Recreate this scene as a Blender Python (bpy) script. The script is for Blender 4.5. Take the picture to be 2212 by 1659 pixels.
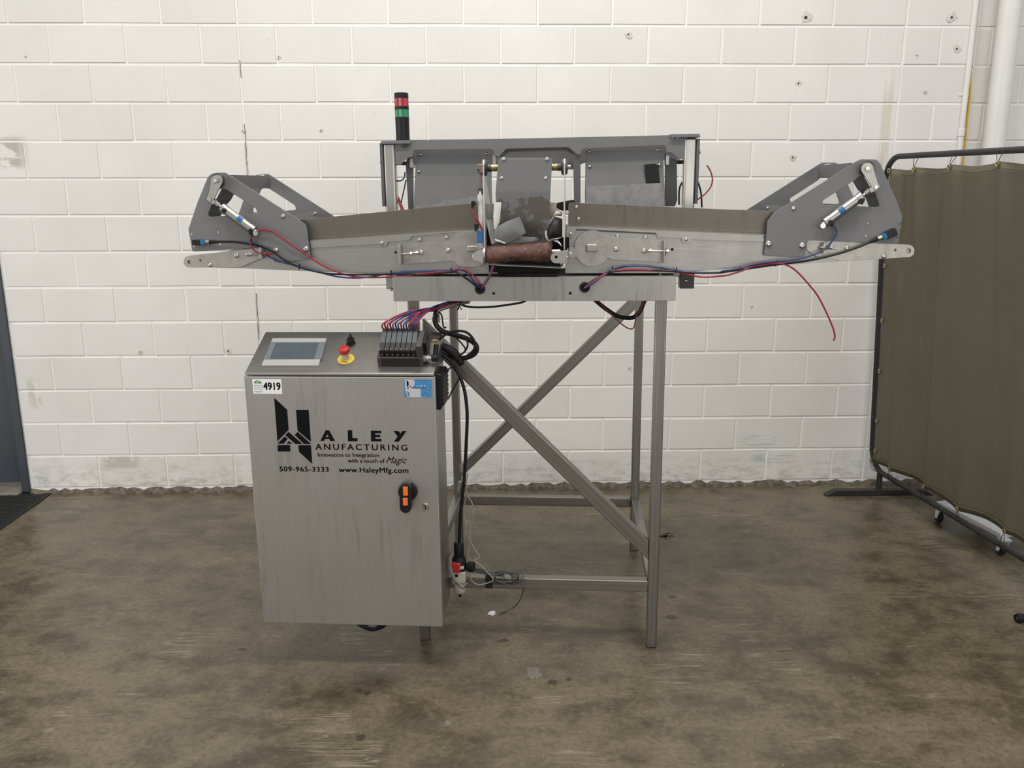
import bpy, math, random
from mathutils import Vector, Matrix

random.seed(11)
for _o in list(bpy.data.objects):
    bpy.data.objects.remove(_o)
scene = bpy.context.scene
COL = scene.collection
V = Vector

# ------------------------------------------------------------------ camera, world, lights, exposure
FPX = 1850.0                                   # focal length in pixels of the 2212 x 1659 frame
CAM = V((0.0, -4.9889, 1.8301))
YAW, PIT, ROL = (math.radians(a) for a in (1.53, 13.2, 0.103))
_cy, _sy, _cp, _sp, _cr, _sr = (math.cos(YAW), math.sin(YAW), math.cos(PIT), math.sin(PIT), math.cos(ROL), math.sin(ROL))
_m0, _m1, _m2 = V((_cy, -_sy, 0)), V((_sy, _cy, 0)), V((0, 0, 1))
FWD = _m1 * _cp - _m2 * _sp
_up = _m1 * _sp + _m2 * _cp
RGT = _m0 * _cr - _up * _sr
UPV = _m0 * _sr + _up * _cr
cam_d = bpy.data.cameras.new('camera')
cam_d.sensor_width = 36.0
cam_d.sensor_fit = 'HORIZONTAL'
cam_d.lens = FPX * 36.0 / 2212.0
cam_d.clip_start = 0.05
cam = bpy.data.objects.new('camera', cam_d)
COL.objects.link(cam)
cam.matrix_world = Matrix(((RGT.x, UPV.x, -FWD.x, CAM.x), (RGT.y, UPV.y, -FWD.y, CAM.y), (RGT.z, UPV.z, -FWD.z, CAM.z), (0, 0, 0, 1)))
scene.camera = cam

world = bpy.data.worlds.new('warehouse_air')
scene.world = world
world.use_nodes = True
world.node_tree.nodes['Background'].inputs[0].default_value = (0.97, 0.975, 1.0, 1)
world.node_tree.nodes['Background'].inputs[1].default_value = 0.55

def area(name, loc, target, sx, sy, power, col=(1, 0.96, 0.9)):
    d = bpy.data.lights.new(name, 'AREA')
    d.shape = 'RECTANGLE'; d.size = sx; d.size_y = sy; d.energy = power; d.color = col
    o = bpy.data.objects.new(name, d)
    COL.objects.link(o)
    o.location = loc
    o.rotation_euler = (V(target) - V(loc)).to_track_quat('-Z', 'Y').to_euler()
    return o
area('ceiling_lamp_wall', (0.05, -1.7, 4.7), (0.05, -1.5, 0), 1.3, 0.5, 36)
area('high_bay_lamp_west', (-1.6, -4.3, 7.0), (-1.5, -3.6, 0), 1.4, 0.7, 110)
area('high_bay_lamp_east', (1.6, -4.5, 7.0), (1.6, -3.8, 0), 1.4, 0.7, 125)
area('dock_door_daylight', (-7.5, -5.6, 2.3), (0.8, -0.3, 0.9), 5.0, 4.0, 165, (1, 0.98, 0.95))
area('front_fill_light', (3.4, -11.0, 2.3), (1.0, 0.0, 0.9), 4.5, 3.6, 100, (1, 0.98, 0.95))  # added fill from behind the camera to brighten the lower wall, no known door

scene.view_settings.view_transform = 'Standard'
scene.view_settings.look = 'None'
scene.view_settings.gamma = 1.0
scene.view_settings.exposure = 0.17
scene.view_settings.use_curve_mapping = False

# ------------------------------------------------------------------ coordinates
def ray(px, py):
    return RGT * ((px - 1106.0) / FPX) - UPV * ((py - 829.5) / FPX) + FWD
def atY(px, py, Y):
    d = ray(px, py); return CAM + d * ((Y - CAM.y) / d.y)
def atZ(px, py, Z=0.0):
    d = ray(px, py); return CAM + d * ((Z - CAM.z) / d.z)
# the machine stands turned 5.3 degrees to the wall and leans half a degree
TH, RO = math.radians(-5.3), math.radians(0.5)
ORG = atZ(907, 1383)
EX0, EY, EZ0 = V((math.cos(TH), math.sin(TH), 0)), V((-math.sin(TH), math.cos(TH), 0)), V((0, 0, 1))
EX = EX0 * math.cos(RO) + EZ0 * math.sin(RO)
EZ = EZ0 * math.cos(RO) - EX0 * math.sin(RO)
MW = Matrix(((EX.x, EY.x, EZ.x, ORG.x), (EX.y, EY.y, EZ.y, ORG.y), (EX.z, EY.z, EZ.z, ORG.z), (0, 0, 0, 1)))
MWI = MW.inverted()
def L(px, py, y):
    """a point of the machine at depth y (metres behind the front legs), found from where the photograph shows it"""
    d = ray(px, py); t = (y - (CAM - ORG).dot(EY)) / d.dot(EY)
    return MWI @ (CAM + d * t)
def Lpl(px, py, p0, n):
    """the same, on a plane given in machine coordinates"""
    c = MWI @ CAM; d = MWI.to_3x3() @ ray(px, py)
    return c + d * ((p0 - c).dot(n) / d.dot(n))
ZO = {'A': (380, 330, 4.424), 'B': (820, 420, 5.027), 'C': (1160, 420, 5.53), 'D': (1540, 330, 4.809), '2': (800, 180, 5.027),
      '3': (1200, 270, 6.144), '7': (780, 630, 5.925), '8': (520, 700, 4.739), 'E': (1000, 320, 8.848), 'F': (1000, 440, 8.848),
      'G': (520, 1000, 4.148), 'H': (900, 980, 4.367), 'I': (1860, 900, 5.185), 'T': (530, 800, 20.11), 'S': (860, 810, 24.58),
      'U': (1220, 630, 6.14), 'V': (1740, 290, 4.047)}
def z(k, *pts):
    ox, oy, s = ZO[k]
    return [(ox + a / s, oy + b / s) for a, b in pts]

# ------------------------------------------------------------------ materials
MATS = {}
def _new(name):
    m = bpy.data.materials.new(name); m.use_nodes = True
    nt = m.node_tree
    return m, nt, nt.nodes['Principled BSDF']
def nd(nt, t, **kw):
    n = nt.nodes.new(t)
    for k, v in kw.items():
        setattr(n, k, v)
    return n
def mixc(nt, fac, a, b, bt='MIX'):
    n = nd(nt, 'ShaderNodeMix', data_type='RGBA', blend_type=bt)
    for sock, val in ((n.inputs[0], fac), (n.inputs[6], a), (n.inputs[7], b)):
        if hasattr(val, 'links') or hasattr(val, 'is_linked'):
            nt.links.new(val, sock)
        else:
            sock.default_value = val if isinstance(val, (int, float)) else (*val[:3], 1)
    return n.outputs[2]
def noise(nt, vec, scale, detail=4, rough=0.6, dist=0.0):
    n = nd(nt, 'ShaderNodeTexNoise'); n.inputs['Scale'].default_value = scale; n.inputs['Detail'].default_value = detail
    n.inputs['Roughness'].default_value = rough; n.inputs['Distortion'].default_value = dist
    if vec is not None: nt.links.new(vec, n.inputs['Vector'])
    return n.outputs[0]
def ramp(nt, fac, stops):
    n = nd(nt, 'ShaderNodeValToRGB'); e = n.color_ramp.elements
    while len(e) < len(stops): e.new(0.5)
    for i, (p, c) in enumerate(stops):
        e[i].position = p; e[i].color = (c, c, c, 1) if isinstance(c, (int, float)) else (*c, 1)
    nt.links.new(fac, n.inputs[0]); return n.outputs[0]
def mapping(nt, scale=(1, 1, 1), loc=(0, 0, 0), rot=(0, 0, 0), world_pos=False):
    if world_pos:
        src = nd(nt, 'ShaderNodeNewGeometry').outputs['Position']
    else:
        src = nd(nt, 'ShaderNodeTexCoord').outputs['Object']
    m = nd(nt, 'ShaderNodeMapping'); m.inputs['Scale'].default_value = scale; m.inputs['Location'].default_value = loc; m.inputs['Rotation'].default_value = rot
    nt.links.new(src, m.inputs[0]); return m.outputs[0]
def bump(nt, bsdf, h, strength, dist=0.01):
    b = nd(nt, 'ShaderNodeBump'); b.inputs['Strength'].default_value = strength; b.inputs['Distance'].default_value = dist
    nt.links.new(h, b.inputs['Height']); nt.links.new(b.outputs[0], bsdf.inputs['Normal'])
def pmat(name, col, rough=0.5, metal=0.0, var=0.0, vscale=20, stretch=(1, 1, 1), bmp=0.0, spec=None, coat=0.0):
    m, nt, b = _new(name)
    b.inputs['Roughness'].default_value = rough; b.inputs['Metallic'].default_value = metal
    b.inputs['Base Color'].default_value = (*col, 1)
    if spec is not None: b.inputs['Specular IOR Level'].default_value = spec
    if coat: b.inputs['Coat Weight'].default_value = coat
    if var or bmp:
        v = mapping(nt, stretch)
        n = noise(nt, v, vscale, 5)
        if var:
            c = mixc(nt, ramp(nt, n, [(0.3, 0.0), (0.7, 1.0)]), [x * (1 - var) for x in col], [min(1, x * (1 + var)) for x in col])
            nt.links.new(c, b.inputs['Base Color'])
        if bmp: bump(nt, b, n, bmp, 0.004)
    MATS[name] = m
    return m
def steel(name, col, rough, stretch, var=0.18, scale=30, metal=0.85, stain=0.0):
    """brushed or rolled stainless: streaks along one direction, blotchy handling marks"""
    m, nt, b = _new(name)
    v = mapping(nt, stretch)
    n1 = noise(nt, v, scale, 6, 0.65)
    v2 = mapping(nt, (1, 1, 0.55), (3.1, 1.7, 0.4))
    n2 = noise(nt, v2, 4.5, 5, 0.6)
    a = mixc(nt, ramp(nt, n1, [(0.25, 0.0), (0.75, 1.0)]), [x * (1 - var) for x in col], [x * (1 + var) for x in col])
    c = mixc(nt, ramp(nt, n2, [(0.35, 0.0), (0.7, 0.55)]), a, [x * 0.78 for x in col])
    if stain:
        v3 = mapping(nt, (34, 34, 2.2), (0.3, 0, 0.9))
        n3 = noise(nt, v3, 1.0, 5, 0.7)
        n4 = noise(nt, mapping(nt, (1, 1, 1), (5, 2, 1)), 3.0, 3)
        mul = nd(nt, 'ShaderNodeMath', operation='MULTIPLY'); nt.links.new(ramp(nt, n3, [(0.52, 0.0), (0.66, 1.0)]), mul.inputs[0]); nt.links.new(ramp(nt, n4, [(0.4, 0.0), (0.62, stain)]), mul.inputs[1])
        c = mixc(nt, mul.outputs[0], c, [x * 0.62 for x in col])
    nt.links.new(c, b.inputs['Base Color'])
    b.inputs['Metallic'].default_value = metal
    r = ramp(nt, n2, [(0.3, rough - 0.05), (0.75, rough + 0.1)])
    nt.links.new(r, b.inputs['Roughness'])
    bump(nt, b, n1, 0.06, 0.002)
    MATS[name] = m
    return m
STEEL_V = steel('brushed_stainless_vertical', (0.40, 0.385, 0.36), 0.40, (26, 26, 0.8), stain=0.8)
STEEL_G = steel('guard_stainless', (0.30, 0.275, 0.24), 0.40, (26, 26, 0.8), var=0.16, stain=0.9)
STEEL_T = steel('panel_stainless', (0.33, 0.32, 0.30), 0.36, (1.2, 10, 14), var=0.08, scale=14, stain=0.3)
STEEL_D = steel('cabinet_stainless', (0.52, 0.50, 0.475), 0.38, (18, 18, 0.5), var=0.10, stain=0.6)
STEEL_S = steel('sheet_stainless', (0.40, 0.385, 0.355), 0.40, (1.2, 10, 14), var=0.10, scale=14, stain=0.35)
TUBE_Z = steel('tube_steel_upright', (0.265, 0.252, 0.23), 0.36, (60, 60, 0.5), var=0.28, scale=2.4)
TUBE_X = steel('tube_steel_rail', (0.28, 0.263, 0.237), 0.36, (0.5, 60, 60), var=0.28, scale=2.4)
POST = steel('post_steel', (0.52, 0.49, 0.45), 0.28, (40, 40, 0.5), var=0.15, scale=3)
GREY = pmat('grey_painted_metal', (0.165, 0.167, 0.168), 0.5, 0.12, var=0.05, vscale=9)
GREY2 = pmat('grey_painted_metal_dark', (0.105, 0.107, 0.11), 0.5, 0.12, var=0.06, vscale=9)
CHROME = pmat('bright_steel', (0.55, 0.53, 0.50), 0.30, 1.0)
CYL = pmat('polished_cylinder_tube', (0.40, 0.385, 0.36), 0.36, 1.0)
ZINC = pmat('zinc_bracket', (0.40, 0.38, 0.345), 0.42, 0.85, var=0.12, vscale=40)
WHITEMET = pmat('pale_plate', (0.50, 0.49, 0.46), 0.4, 0.5, var=0.08, vscale=12)
BLACK = pmat('black_plastic', (0.009, 0.009, 0.010), 0.42, spec=0.3)
BLACKR = pmat('black_rubber', (0.011, 0.011, 0.011), 0.62, spec=0.3)
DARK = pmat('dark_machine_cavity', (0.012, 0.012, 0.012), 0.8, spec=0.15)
DKSTEEL = pmat('dark_steel', (0.075, 0.073, 0.07), 0.42, 0.6)
RED = pmat('red_hose', (0.27, 0.012, 0.028), 0.4)
BLUE = pmat('blue_hose', (0.012, 0.03, 0.125), 0.4)
GREYC = pmat('grey_cable', (0.30, 0.285, 0.25), 0.5)
DGREYC = pmat('dark_grey_cable', (0.06, 0.057, 0.052), 0.5)
BLUEP = pmat('blue_plastic', (0.015, 0.12, 0.28), 0.45)
BRASS = pmat('brass_shaft', (0.34, 0.29, 0.13), 0.3, 0.9, var=0.25, vscale=60)
CREAM = pmat('cream_cast_metal', (0.50, 0.47, 0.40), 0.45, 0.1)
REDP = pmat('red_plastic', (0.42, 0.02, 0.022), 0.38)
YEL = pmat('yellow_plastic', (0.75, 0.52, 0.05), 0.4)
ORANGE = pmat('orange_plastic', (0.85, 0.17, 0.02), 0.4)
BROWNM = pmat('rusty_clamp', (0.25, 0.17, 0.12), 0.45, 0.6)
VALVEM = pmat('valve_base_purple_grey', (0.075, 0.058, 0.06), 0.5, 0.2, var=0.1, vscale=60)
VALVET = pmat('valve_blue_grey', (0.055, 0.066, 0.07), 0.45, 0.2, var=0.15, vscale=60)
BEZEL = pmat('screen_bezel', (0.40, 0.40, 0.385), 0.4, 0.1)
BEZEL2 = pmat('screen_side_band', (0.15, 0.165, 0.18), 0.4)
GLASS = pmat('screen_glass', (0.085, 0.105, 0.12), 0.12, 0.0, var=0.2, vscale=5)
INK = pmat('black_ink', (0.003, 0.003, 0.004), 0.7, spec=0.15)
PAPER = pmat('white_label', (0.80, 0.80, 0.78), 0.5)
TAPEW = pmat('white_tape', (0.62, 0.60, 0.56), 0.6, var=0.1, vscale=30)
TAPEG = pmat('grey_tape', (0.155, 0.158, 0.158), 0.5, var=0.16, vscale=24)
TAPEP = pmat('pale_film', (0.245, 0.248, 0.25), 0.5, var=0.22, vscale=26)
CLOTH = pmat('cream_cloth', (0.52, 0.47, 0.38), 0.85, var=0.15, vscale=30)
STBLUE = pmat('sticker_blue', (0.05, 0.22, 0.45), 0.5, var=0.3, vscale=220)
STGREY = pmat('sticker_torn_grey', (0.50, 0.50, 0.50), 0.6)
NAVY = pmat('print_navy', (0.01, 0.05, 0.10), 0.5)
GREEN = pmat('print_green', (0.10, 0.30, 0.05), 0.5)
PRINTB = pmat('print_blue', (0.16, 0.27, 0.38), 0.5)
PRINTG = pmat('print_grey', (0.34, 0.37, 0.39), 0.5)
PIPEW = pmat('white_pipe', (0.70, 0.69, 0.66), 0.38, var=0.04, vscale=8)
YELC = pmat('yellow_cable', (0.62, 0.38, 0.02), 0.45)
GALV = pmat('galvanised_bar', (0.74, 0.77, 0.80), 0.35, 0.35)
BLKPAINT = pmat('black_frame_paint', (0.022, 0.021, 0.020), 0.42, 0.2, var=0.3, vscale=25)
TAPEBLK = pmat('black_sleeve', (0.014, 0.013, 0.012), 0.55, bmp=0.4, vscale=60)
def lens_mat(name, col):
    m, nt, b = _new(name)
    b.inputs['Base Color'].default_value = (*col, 1); b.inputs['Roughness'].default_value = 0.12
    b.inputs['Transmission Weight'].default_value = 0.35; b.inputs['Coat Weight'].default_value = 0.5
    MATS[name] = m; return m
LENSR = lens_mat('red_lens', (0.50, 0.008, 0.03))
LENSG = lens_mat('green_lens', (0.0, 0.28, 0.11))
def _flap():
    m, nt, b = _new('worn_flap_paint')
    v = mapping(nt)
    sep = nd(nt, 'ShaderNodeSeparateXYZ'); nt.links.new(v, sep.inputs[0])
    n = noise(nt, v, 15, 7, 0.66)
    # paint is rubbed away below the bend, at height FLAPZ of the machine
    ma = nd(nt, 'ShaderNodeMath', operation='MULTIPLY_ADD'); nt.links.new(sep.outputs[2], ma.inputs[0]); ma.inputs[1].default_value = -9.0
    ma.inputs[2].default_value = 9.0 * 1.776
    ad = nd(nt, 'ShaderNodeMath', operation='MINIMUM'); nt.links.new(ma.outputs[0], ad.inputs[0]); ad.inputs[1].default_value = 0.055
    s = nd(nt, 'ShaderNodeMath', operation='ADD'); nt.links.new(ad.outputs[0], s.inputs[0]); nt.links.new(n, s.inputs[1])
    mask = ramp(nt, s.outputs[0], [(0.515, 0.0), (0.53, 1.0)])
    c = mixc(nt, mask, (0.17, 0.172, 0.173), (0.108, 0.097, 0.083))
    nt.links.new(c, b.inputs['Base Color']); b.inputs['Roughness'].default_value = 0.55; b.inputs['Metallic'].default_value = 0.1
    MATS['worn'] = m; return m
WORN = _flap()
def _roller():
    m, nt, b = _new('brown_wrapped_roller')
    v = mapping(nt)
    n = noise(nt, v, 26, 7, 0.72)
    n2 = noise(nt, v, 75, 5, 0.7)
    c = mixc(nt, ramp(nt, n, [(0.35, 0.0), (0.7, 1.0)]), (0.045, 0.020, 0.014), (0.17, 0.072, 0.045))
    c = mixc(nt, ramp(nt, n2, [(0.60, 0.0), (0.68, 0.9)]), c, (0.36, 0.22, 0.15))
    nt.links.new(c, b.inputs['Base Color']); b.inputs['Roughness'].default_value = 0.5
    bump(nt, b, n, 0.9, 0.006)
    MATS['roller'] = m; return m
ROLLER = _roller()

# ------------------------------------------------------------------ mesh building
BASE = V((0, 0, 0))
class MB:
    def __init__(self): self.v = []; self.f = []
    def add(self, vs, fs):
        o = len(self.v); self.v += [V(p) for p in vs]; self.f += [tuple(i + o for i in f) for f in fs]; return self
    def box(self, a, b):
        x0, y0, z0 = (min(a[i], b[i]) for i in range(3)); x1, y1, z1 = (max(a[i], b[i]) for i in range(3))
        return self.hexa([(x0, y0, z0), (x1, y0, z0), (x1, y1, z0), (x0, y1, z0), (x0, y0, z1), (x1, y0, z1), (x1, y1, z1), (x0, y1, z1)])
    def hexa(self, p):
        return self.add(p, [(0, 3, 2, 1), (4, 5, 6, 7), (0, 1, 5, 4), (1, 2, 6, 5), (2, 3, 7, 6), (3, 0, 4, 7)])
    def prism(self, poly, ext):
        n = len(poly); ext = V(ext); p = [V(q) for q in poly]
        nrm = V((0, 0, 0))
        for i in range(n): nrm += p[i].cross(p[(i + 1) % n])
        if nrm.dot(ext) > 0: p.reverse()
        q = [a + ext for a in p]
        return self.add(p + q, [tuple(range(n)), tuple(range(2 * n - 1, n - 1, -1))] + [(i, i + n, (i + 1) % n + n, (i + 1) % n) for i in range(n)])
    def cyl(self, a, b, r, seg=16, r2=None):
        return self.lathe([(r, 0.0), (r if r2 is None else r2, (V(b) - V(a)).length)], a, V(b) - V(a), seg)
    def lathe(self, prof, o, axis, seg=16):
        o = V(o); ax = V(axis).normalized()
        t = V((0, 0, 1)) if abs(ax.z) < 0.9 else V((1, 0, 0))
        u = ax.cross(t).normalized(); w = ax.cross(u)
        vs, fs = [], []
        for r, h in prof:
            for k in range(seg):
                a = 2 * math.pi * k / seg
                vs.append(o + ax * h + (u * math.cos(a) + w * math.sin(a)) * r)
        m = len(prof)
        for i in range(m - 1):
            for k in range(seg):
                k2 = (k + 1) % seg
                fs.append((i * seg + k, i * seg + k2, (i + 1) * seg + k2, (i + 1) * seg + k))
        fs.append(tuple(range(seg - 1, -1, -1))); fs.append(tuple((m - 1) * seg + k for k in range(seg)))
        return self.add(vs, fs)
    def tube(self, path, r, seg=8, closed=False):
        p = [V(q) for q in path]; n = len(p)
        tang = []
        for i in range(n):
            a = p[(i - 1) % n] if closed else p[max(i - 1, 0)]; b = p[(i + 1) % n] if closed else p[min(i + 1, n - 1)]
            tang.append((b - a).normalized() if (b - a).length > 1e-9 else V((0, 0, 1)))
        t0 = tang[0]; up = V((0, 0, 1)) if abs(t0.z) < 0.9 else V((1, 0, 0))
        nn = t0.cross(up).normalized()
        vs, fs = [], []
        for i in range(n):
            nn = (nn - tang[i] * nn.dot(tang[i]))
            nn = nn.normalized() if nn.length > 1e-6 else tang[i].orthogonal().normalized()
            bb = tang[i].cross(nn)
            rr = r[i] if isinstance(r, (list, tuple)) else r
            for k in range(seg):
                a = 2 * math.pi * k / seg
                vs.append(p[i] + (nn * math.cos(a) + bb * math.sin(a)) * rr)
        for i in range(n if closed else n - 1):
            j = (i + 1) % n
            for k in range(seg):
                k2 = (k + 1) % seg
                fs.append((i * seg + k, i * seg + k2, j * seg + k2, j * seg + k))
        if not closed:
            fs.append(tuple(range(seg - 1, -1, -1))); fs.append(tuple((n - 1) * seg + k for k in range(seg)))
        return self.add(vs, fs)
    def build(self, name, mat, parent=None, base=None, smooth=True, angle=35, bevel=0.0, seg=2):
        b = BASE if base is None else V(base)
        me = bpy.data.meshes.new(name)
        me.from_pydata([tuple(q - b) for q in self.v], [], self.f)
        return finish(name, me, mat, parent, smooth, angle, bevel, seg)
def finish(name, me, mat, parent=None, smooth=True, angle=35, bevel=0.0, seg=2):
    me.materials.clear(); me.materials.append(mat); me.validate()
    if smooth:
        me.shade_smooth(); me.set_sharp_from_angle(angle=math.radians(angle))
    o = bpy.data.objects.new(name, me); COL.objects.link(o)
    if parent is not None: o.parent = parent
    if bevel:
        m = o.modifiers.new('rounded_edges', 'BEVEL'); m.width = bevel; m.segments = seg; m.limit_method = 'ANGLE'; m.angle_limit = math.radians(40)
    return o
def tag(o, label=None, cat=None, group=None, kind=None):
    for k, val in (('label', label), ('category', cat), ('group', group), ('kind', kind)):
        if val: o[k] = val
    return o
def thing(name, label, cat, base, group=None, machine=True):
    """an Empty at the thing's base; parts made next sit under it"""
    global BASE
    e = bpy.data.objects.new(name, None); COL.objects.link(e); e.empty_display_size = 0.1
    BASE = V(base)
    e.matrix_world = (MW @ Matrix.Translation(BASE)) if machine else Matrix.Translation(BASE)
    return tag(e, label, cat, group)
def single(o, base):
    """place a one-mesh thing of the machine world"""
    o.matrix_world = MW @ Matrix.Translation(V(base)); return o
def copy_at(o, loc, parent, rot=None, scale=None, name=None):
    c = o.copy(); COL.objects.link(c); c.parent = parent; c.location = V(loc) - BASE
    if rot is not None: c.rotation_euler = rot
    if scale is not None: c.scale = (scale,) * 3 if isinstance(scale, (int, float)) else scale
    if name: c.name = name
    return c
def catmull(pts, n=6):
    p = [V(q) for q in pts]; out = []
    for i in range(len(p) - 1):
        p0, p1, p2, p3 = p[max(i - 1, 0)], p[i], p[i + 1], p[min(i + 2, len(p) - 1)]
        for k in range(n):
            t = k / n
            out.append(0.5 * ((2 * p1) + (p2 - p0) * t + (2 * p0 - 5 * p1 + 4 * p2 - p3) * t * t + (3 * p1 - p0 - 3 * p2 + p3) * t ** 3))
    out.append(p[-1]); return out
def roundp(pts, r, seg=4):
    """round the corners of a 2D outline; r one radius or one for each corner"""
    n = len(pts); out = []
    for i in range(n):
        p0, p1, p2 = V(pts[i - 1]), V(pts[i]), V(pts[(i + 1) % n])
        rr = r[i] if isinstance(r, (list, tuple)) else r
        a, b = p0 - p1, p2 - p1
        la, lb = a.length, b.length
        if rr <= 0 or la < 1e-6 or lb < 1e-6: out.append(tuple(p1)); continue
        a /= la; b /= lb
        ang = math.acos(max(-1, min(1, a.dot(b))))
        if ang > 3.05: out.append(tuple(p1)); continue
        t = min(rr / math.tan(ang / 2), la * 0.48, lb * 0.48)
        s, e = p1 + a * t, p1 + b * t
        for k in range(seg + 1):
            w = k / seg
            q = s * (1 - w) ** 2 + p1 * 2 * w * (1 - w) + e * w * w
            out.append((q.x, q.y))
    return out
def flat_mesh(name, loops, depth, bevel=0.0):
    """a filled 2D outline with holes, as mesh data in its own XY plane, depth along Z (centred)"""
    cu = bpy.data.curves.new(name, 'CURVE'); cu.dimensions = '2D'; cu.fill_mode = 'BOTH'
    cu.extrude = max(depth / 2 - bevel, 1e-5); cu.bevel_depth = bevel; cu.bevel_resolution = 1
    if bevel: cu.offset = -bevel
    for lp in loops:
        s = cu.splines.new('POLY'); s.points.add(len(lp) - 1); s.use_cyclic_u = True
        for i, q in enumerate(lp): s.points[i].co = (q[0], q[1], 0, 1)
    ob = bpy.data.objects.new(name + '_tmp', cu)
    me = bpy.data.meshes.new_from_object(ob)
    bpy.data.objects.remove(ob); bpy.data.curves.remove(cu)
    return me
def plate(name, outline, y0, y1, mat, parent, holes=(), bevel=0.0006):
    """a plate lying in the machine's x-z plane between depths y0 and y1; outline and holes as (x, z)"""
    me = flat_mesh(name, [outline] + list(holes), abs(y1 - y0), bevel)
    yc = (y0 + y1) / 2
    for q in me.vertices:
        x, zz, d = q.co
        q.co = (x - BASE.x, yc - d - BASE.y, zz - BASE.z)
    return finish(name, me, mat, parent, True, 30)
def xz(pts, y):
    out = []
    for a, b in pts:
        q = L(a, b, y); out.append((q.x, q.z))
    return out
def circ(c, r, n=16):
    return [(c[0] + r * math.cos(2 * math.pi * k / n), c[1] + r * math.sin(2 * math.pi * k / n)) for k in range(n)]
def strip(name, rows, thick, mat, parent, nx=6):
    """a bent sheet: rows of (left point, right point) in machine coordinates, given a thickness backwards"""
    m = MB(); n = len(rows)
    for side in (0, 1):
        for a, b in rows:
            for k in range(nx + 1):
                q = V(a).lerp(V(b), k / nx); m.v.append(q + V((0, thick * side, 0)))
    w = nx + 1; o = n * w
    for i in range(n - 1):
        for k in range(nx):
            a, b, c, d = i * w + k, i * w + k + 1, (i + 1) * w + k + 1, (i + 1) * w + k
            m.f.append((a, d, c, b)); m.f.append((a + o, b + o, c + o, d + o))
    rim = [k for k in range(w)] + [i * w + nx for i in range(1, n)] + [(n - 1) * w + k for k in range(nx - 1, -1, -1)] + [i * w for i in range(n - 2, 0, -1)]
    for i in range(len(rim)):
        a, b = rim[i], rim[(i + 1) % len(rim)]
        m.f.append((a, b, b + o, a + o))
    return m.build(name, mat, parent, angle=50)
def text_mesh(s, bold=0.0, shear=0.0, spacing=1.0):
    """flat lettering; bold strokes come from laying shifted copies over one another"""
    cu = bpy.data.curves.new('lettering', 'FONT'); cu.body = s; cu.shear = shear; cu.space_character = spacing
    cu.fill_mode = 'FRONT'; cu.resolution_u = 3
    ob = bpy.data.objects.new('lettering_tmp', cu)
    me = bpy.data.meshes.new_from_object(ob)
    bpy.data.objects.remove(ob); bpy.data.curves.remove(cu)
    if bold:
        vs = [tuple(q.co) for q in me.vertices]; fs = [tuple(p.vertices) for p in me.polygons]; n = len(vs)
        sh = [(dx * bold, dy * bold * .45) for dx in (-1, -.33, .33, 1) for dy in (-1, 1)]
        me2 = bpy.data.meshes.new('lettering')
        me2.from_pydata([(x + dx, y + dy, zz) for dx, dy in sh for x, y, zz in vs], [], [tuple(i + k * n for i in f) for k in range(len(sh)) for f in fs])
        bpy.data.meshes.remove(me); me = me2
    return me
def letters(name, s, box, y, mat, parent, bold=0.0, shear=0.0, spacing=1.0):
    """lettering fitted to the box (left, top, right, bottom in the photograph) on the plane at depth y"""
    me = text_mesh(s, bold, shear, spacing)
    p0, p1 = L(box[0], box[3], y), L(box[2], box[1], y)
    xs = [q.co.x for q in me.vertices]; ys = [q.co.y for q in me.vertices]
    x0, x1, y0, y1 = min(xs), max(xs), min(ys), max(ys)
    for q in me.vertices:
        q.co = (p0.x + (q.co.x - x0) / (x1 - x0) * (p1.x - p0.x) - BASE.x, y - BASE.y, p0.z + (q.co.y - y0) / (y1 - y0) * (p1.z - p0.z) - BASE.z)
    return finish(name, me, mat, parent, False)
# one bolt of each kind; copies share its mesh
def bolt_mesh(name, seg=14):
    m = MB()
    m.lathe([(1.0, 0.0), (1.0, 0.12), (0.93, 0.34), (0.72, 0.55), (0.42, 0.66), (0.40, 0.66), (0.36, 0.30), (0.05, 0.28)], (0, 0, 0), (0, -1, 0), seg)
    me = bpy.data.meshes.new(name); me.from_pydata([tuple(q) for q in m.v], [], m.f)
    me.materials.append(CHROME); me.shade_smooth(); me.set_sharp_from_angle(angle=math.radians(40)); return me
BOLT = bolt_mesh('bolt')
def hexnut_mesh():
    m = MB(); m.lathe([(1, 0), (1, .75), (.9, .85)], (0, 0, 0), (0, -1, 0), 6); m.lathe([(.5, .8), (.5, 1.15), (.42, 1.25)], (0, 0, 0), (0, -1, 0), 10)
    me = bpy.data.meshes.new('nut'); me.from_pydata([tuple(q) for q in m.v], [], m.f); me.materials.append(CHROME); return me
NUT = hexnut_mesh()
def bolt(px, py, y, rpx, parent, mesh=None, name='bolt'):
    p = L(px, py, y)
    s = rpx * (p - MWI @ CAM).length / FPX
    o = bpy.data.objects.new(name, mesh or BOLT); COL.objects.link(o); o.parent = parent
    o.location = p - BASE; o.scale = (s, s, s); return o
def bolt_side(p, r, axis, parent, name='bolt'):
    """a bolt whose head points along axis"""
    o = bpy.data.objects.new(name, BOLT); COL.objects.link(o); o.parent = parent
    o.location = V(p) - BASE; o.scale = (r, r, r); o.rotation_euler = V((0, -1, 0)).rotation_difference(V(axis)).to_euler(); return o
def cable(name, pts, r, mat, label, cat, group=None, n=6, seg=8):
    """a free cable or hose: pts as (px, py, depth)"""
    path = catmull([L(a, b, c) for a, b, c in pts], n)
    global BASE
    BASE = path[0].copy()
    o = MB().tube(path, r, seg).build(name, mat)
    single(o, BASE)
    return tag(o, label, cat, group)

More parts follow.
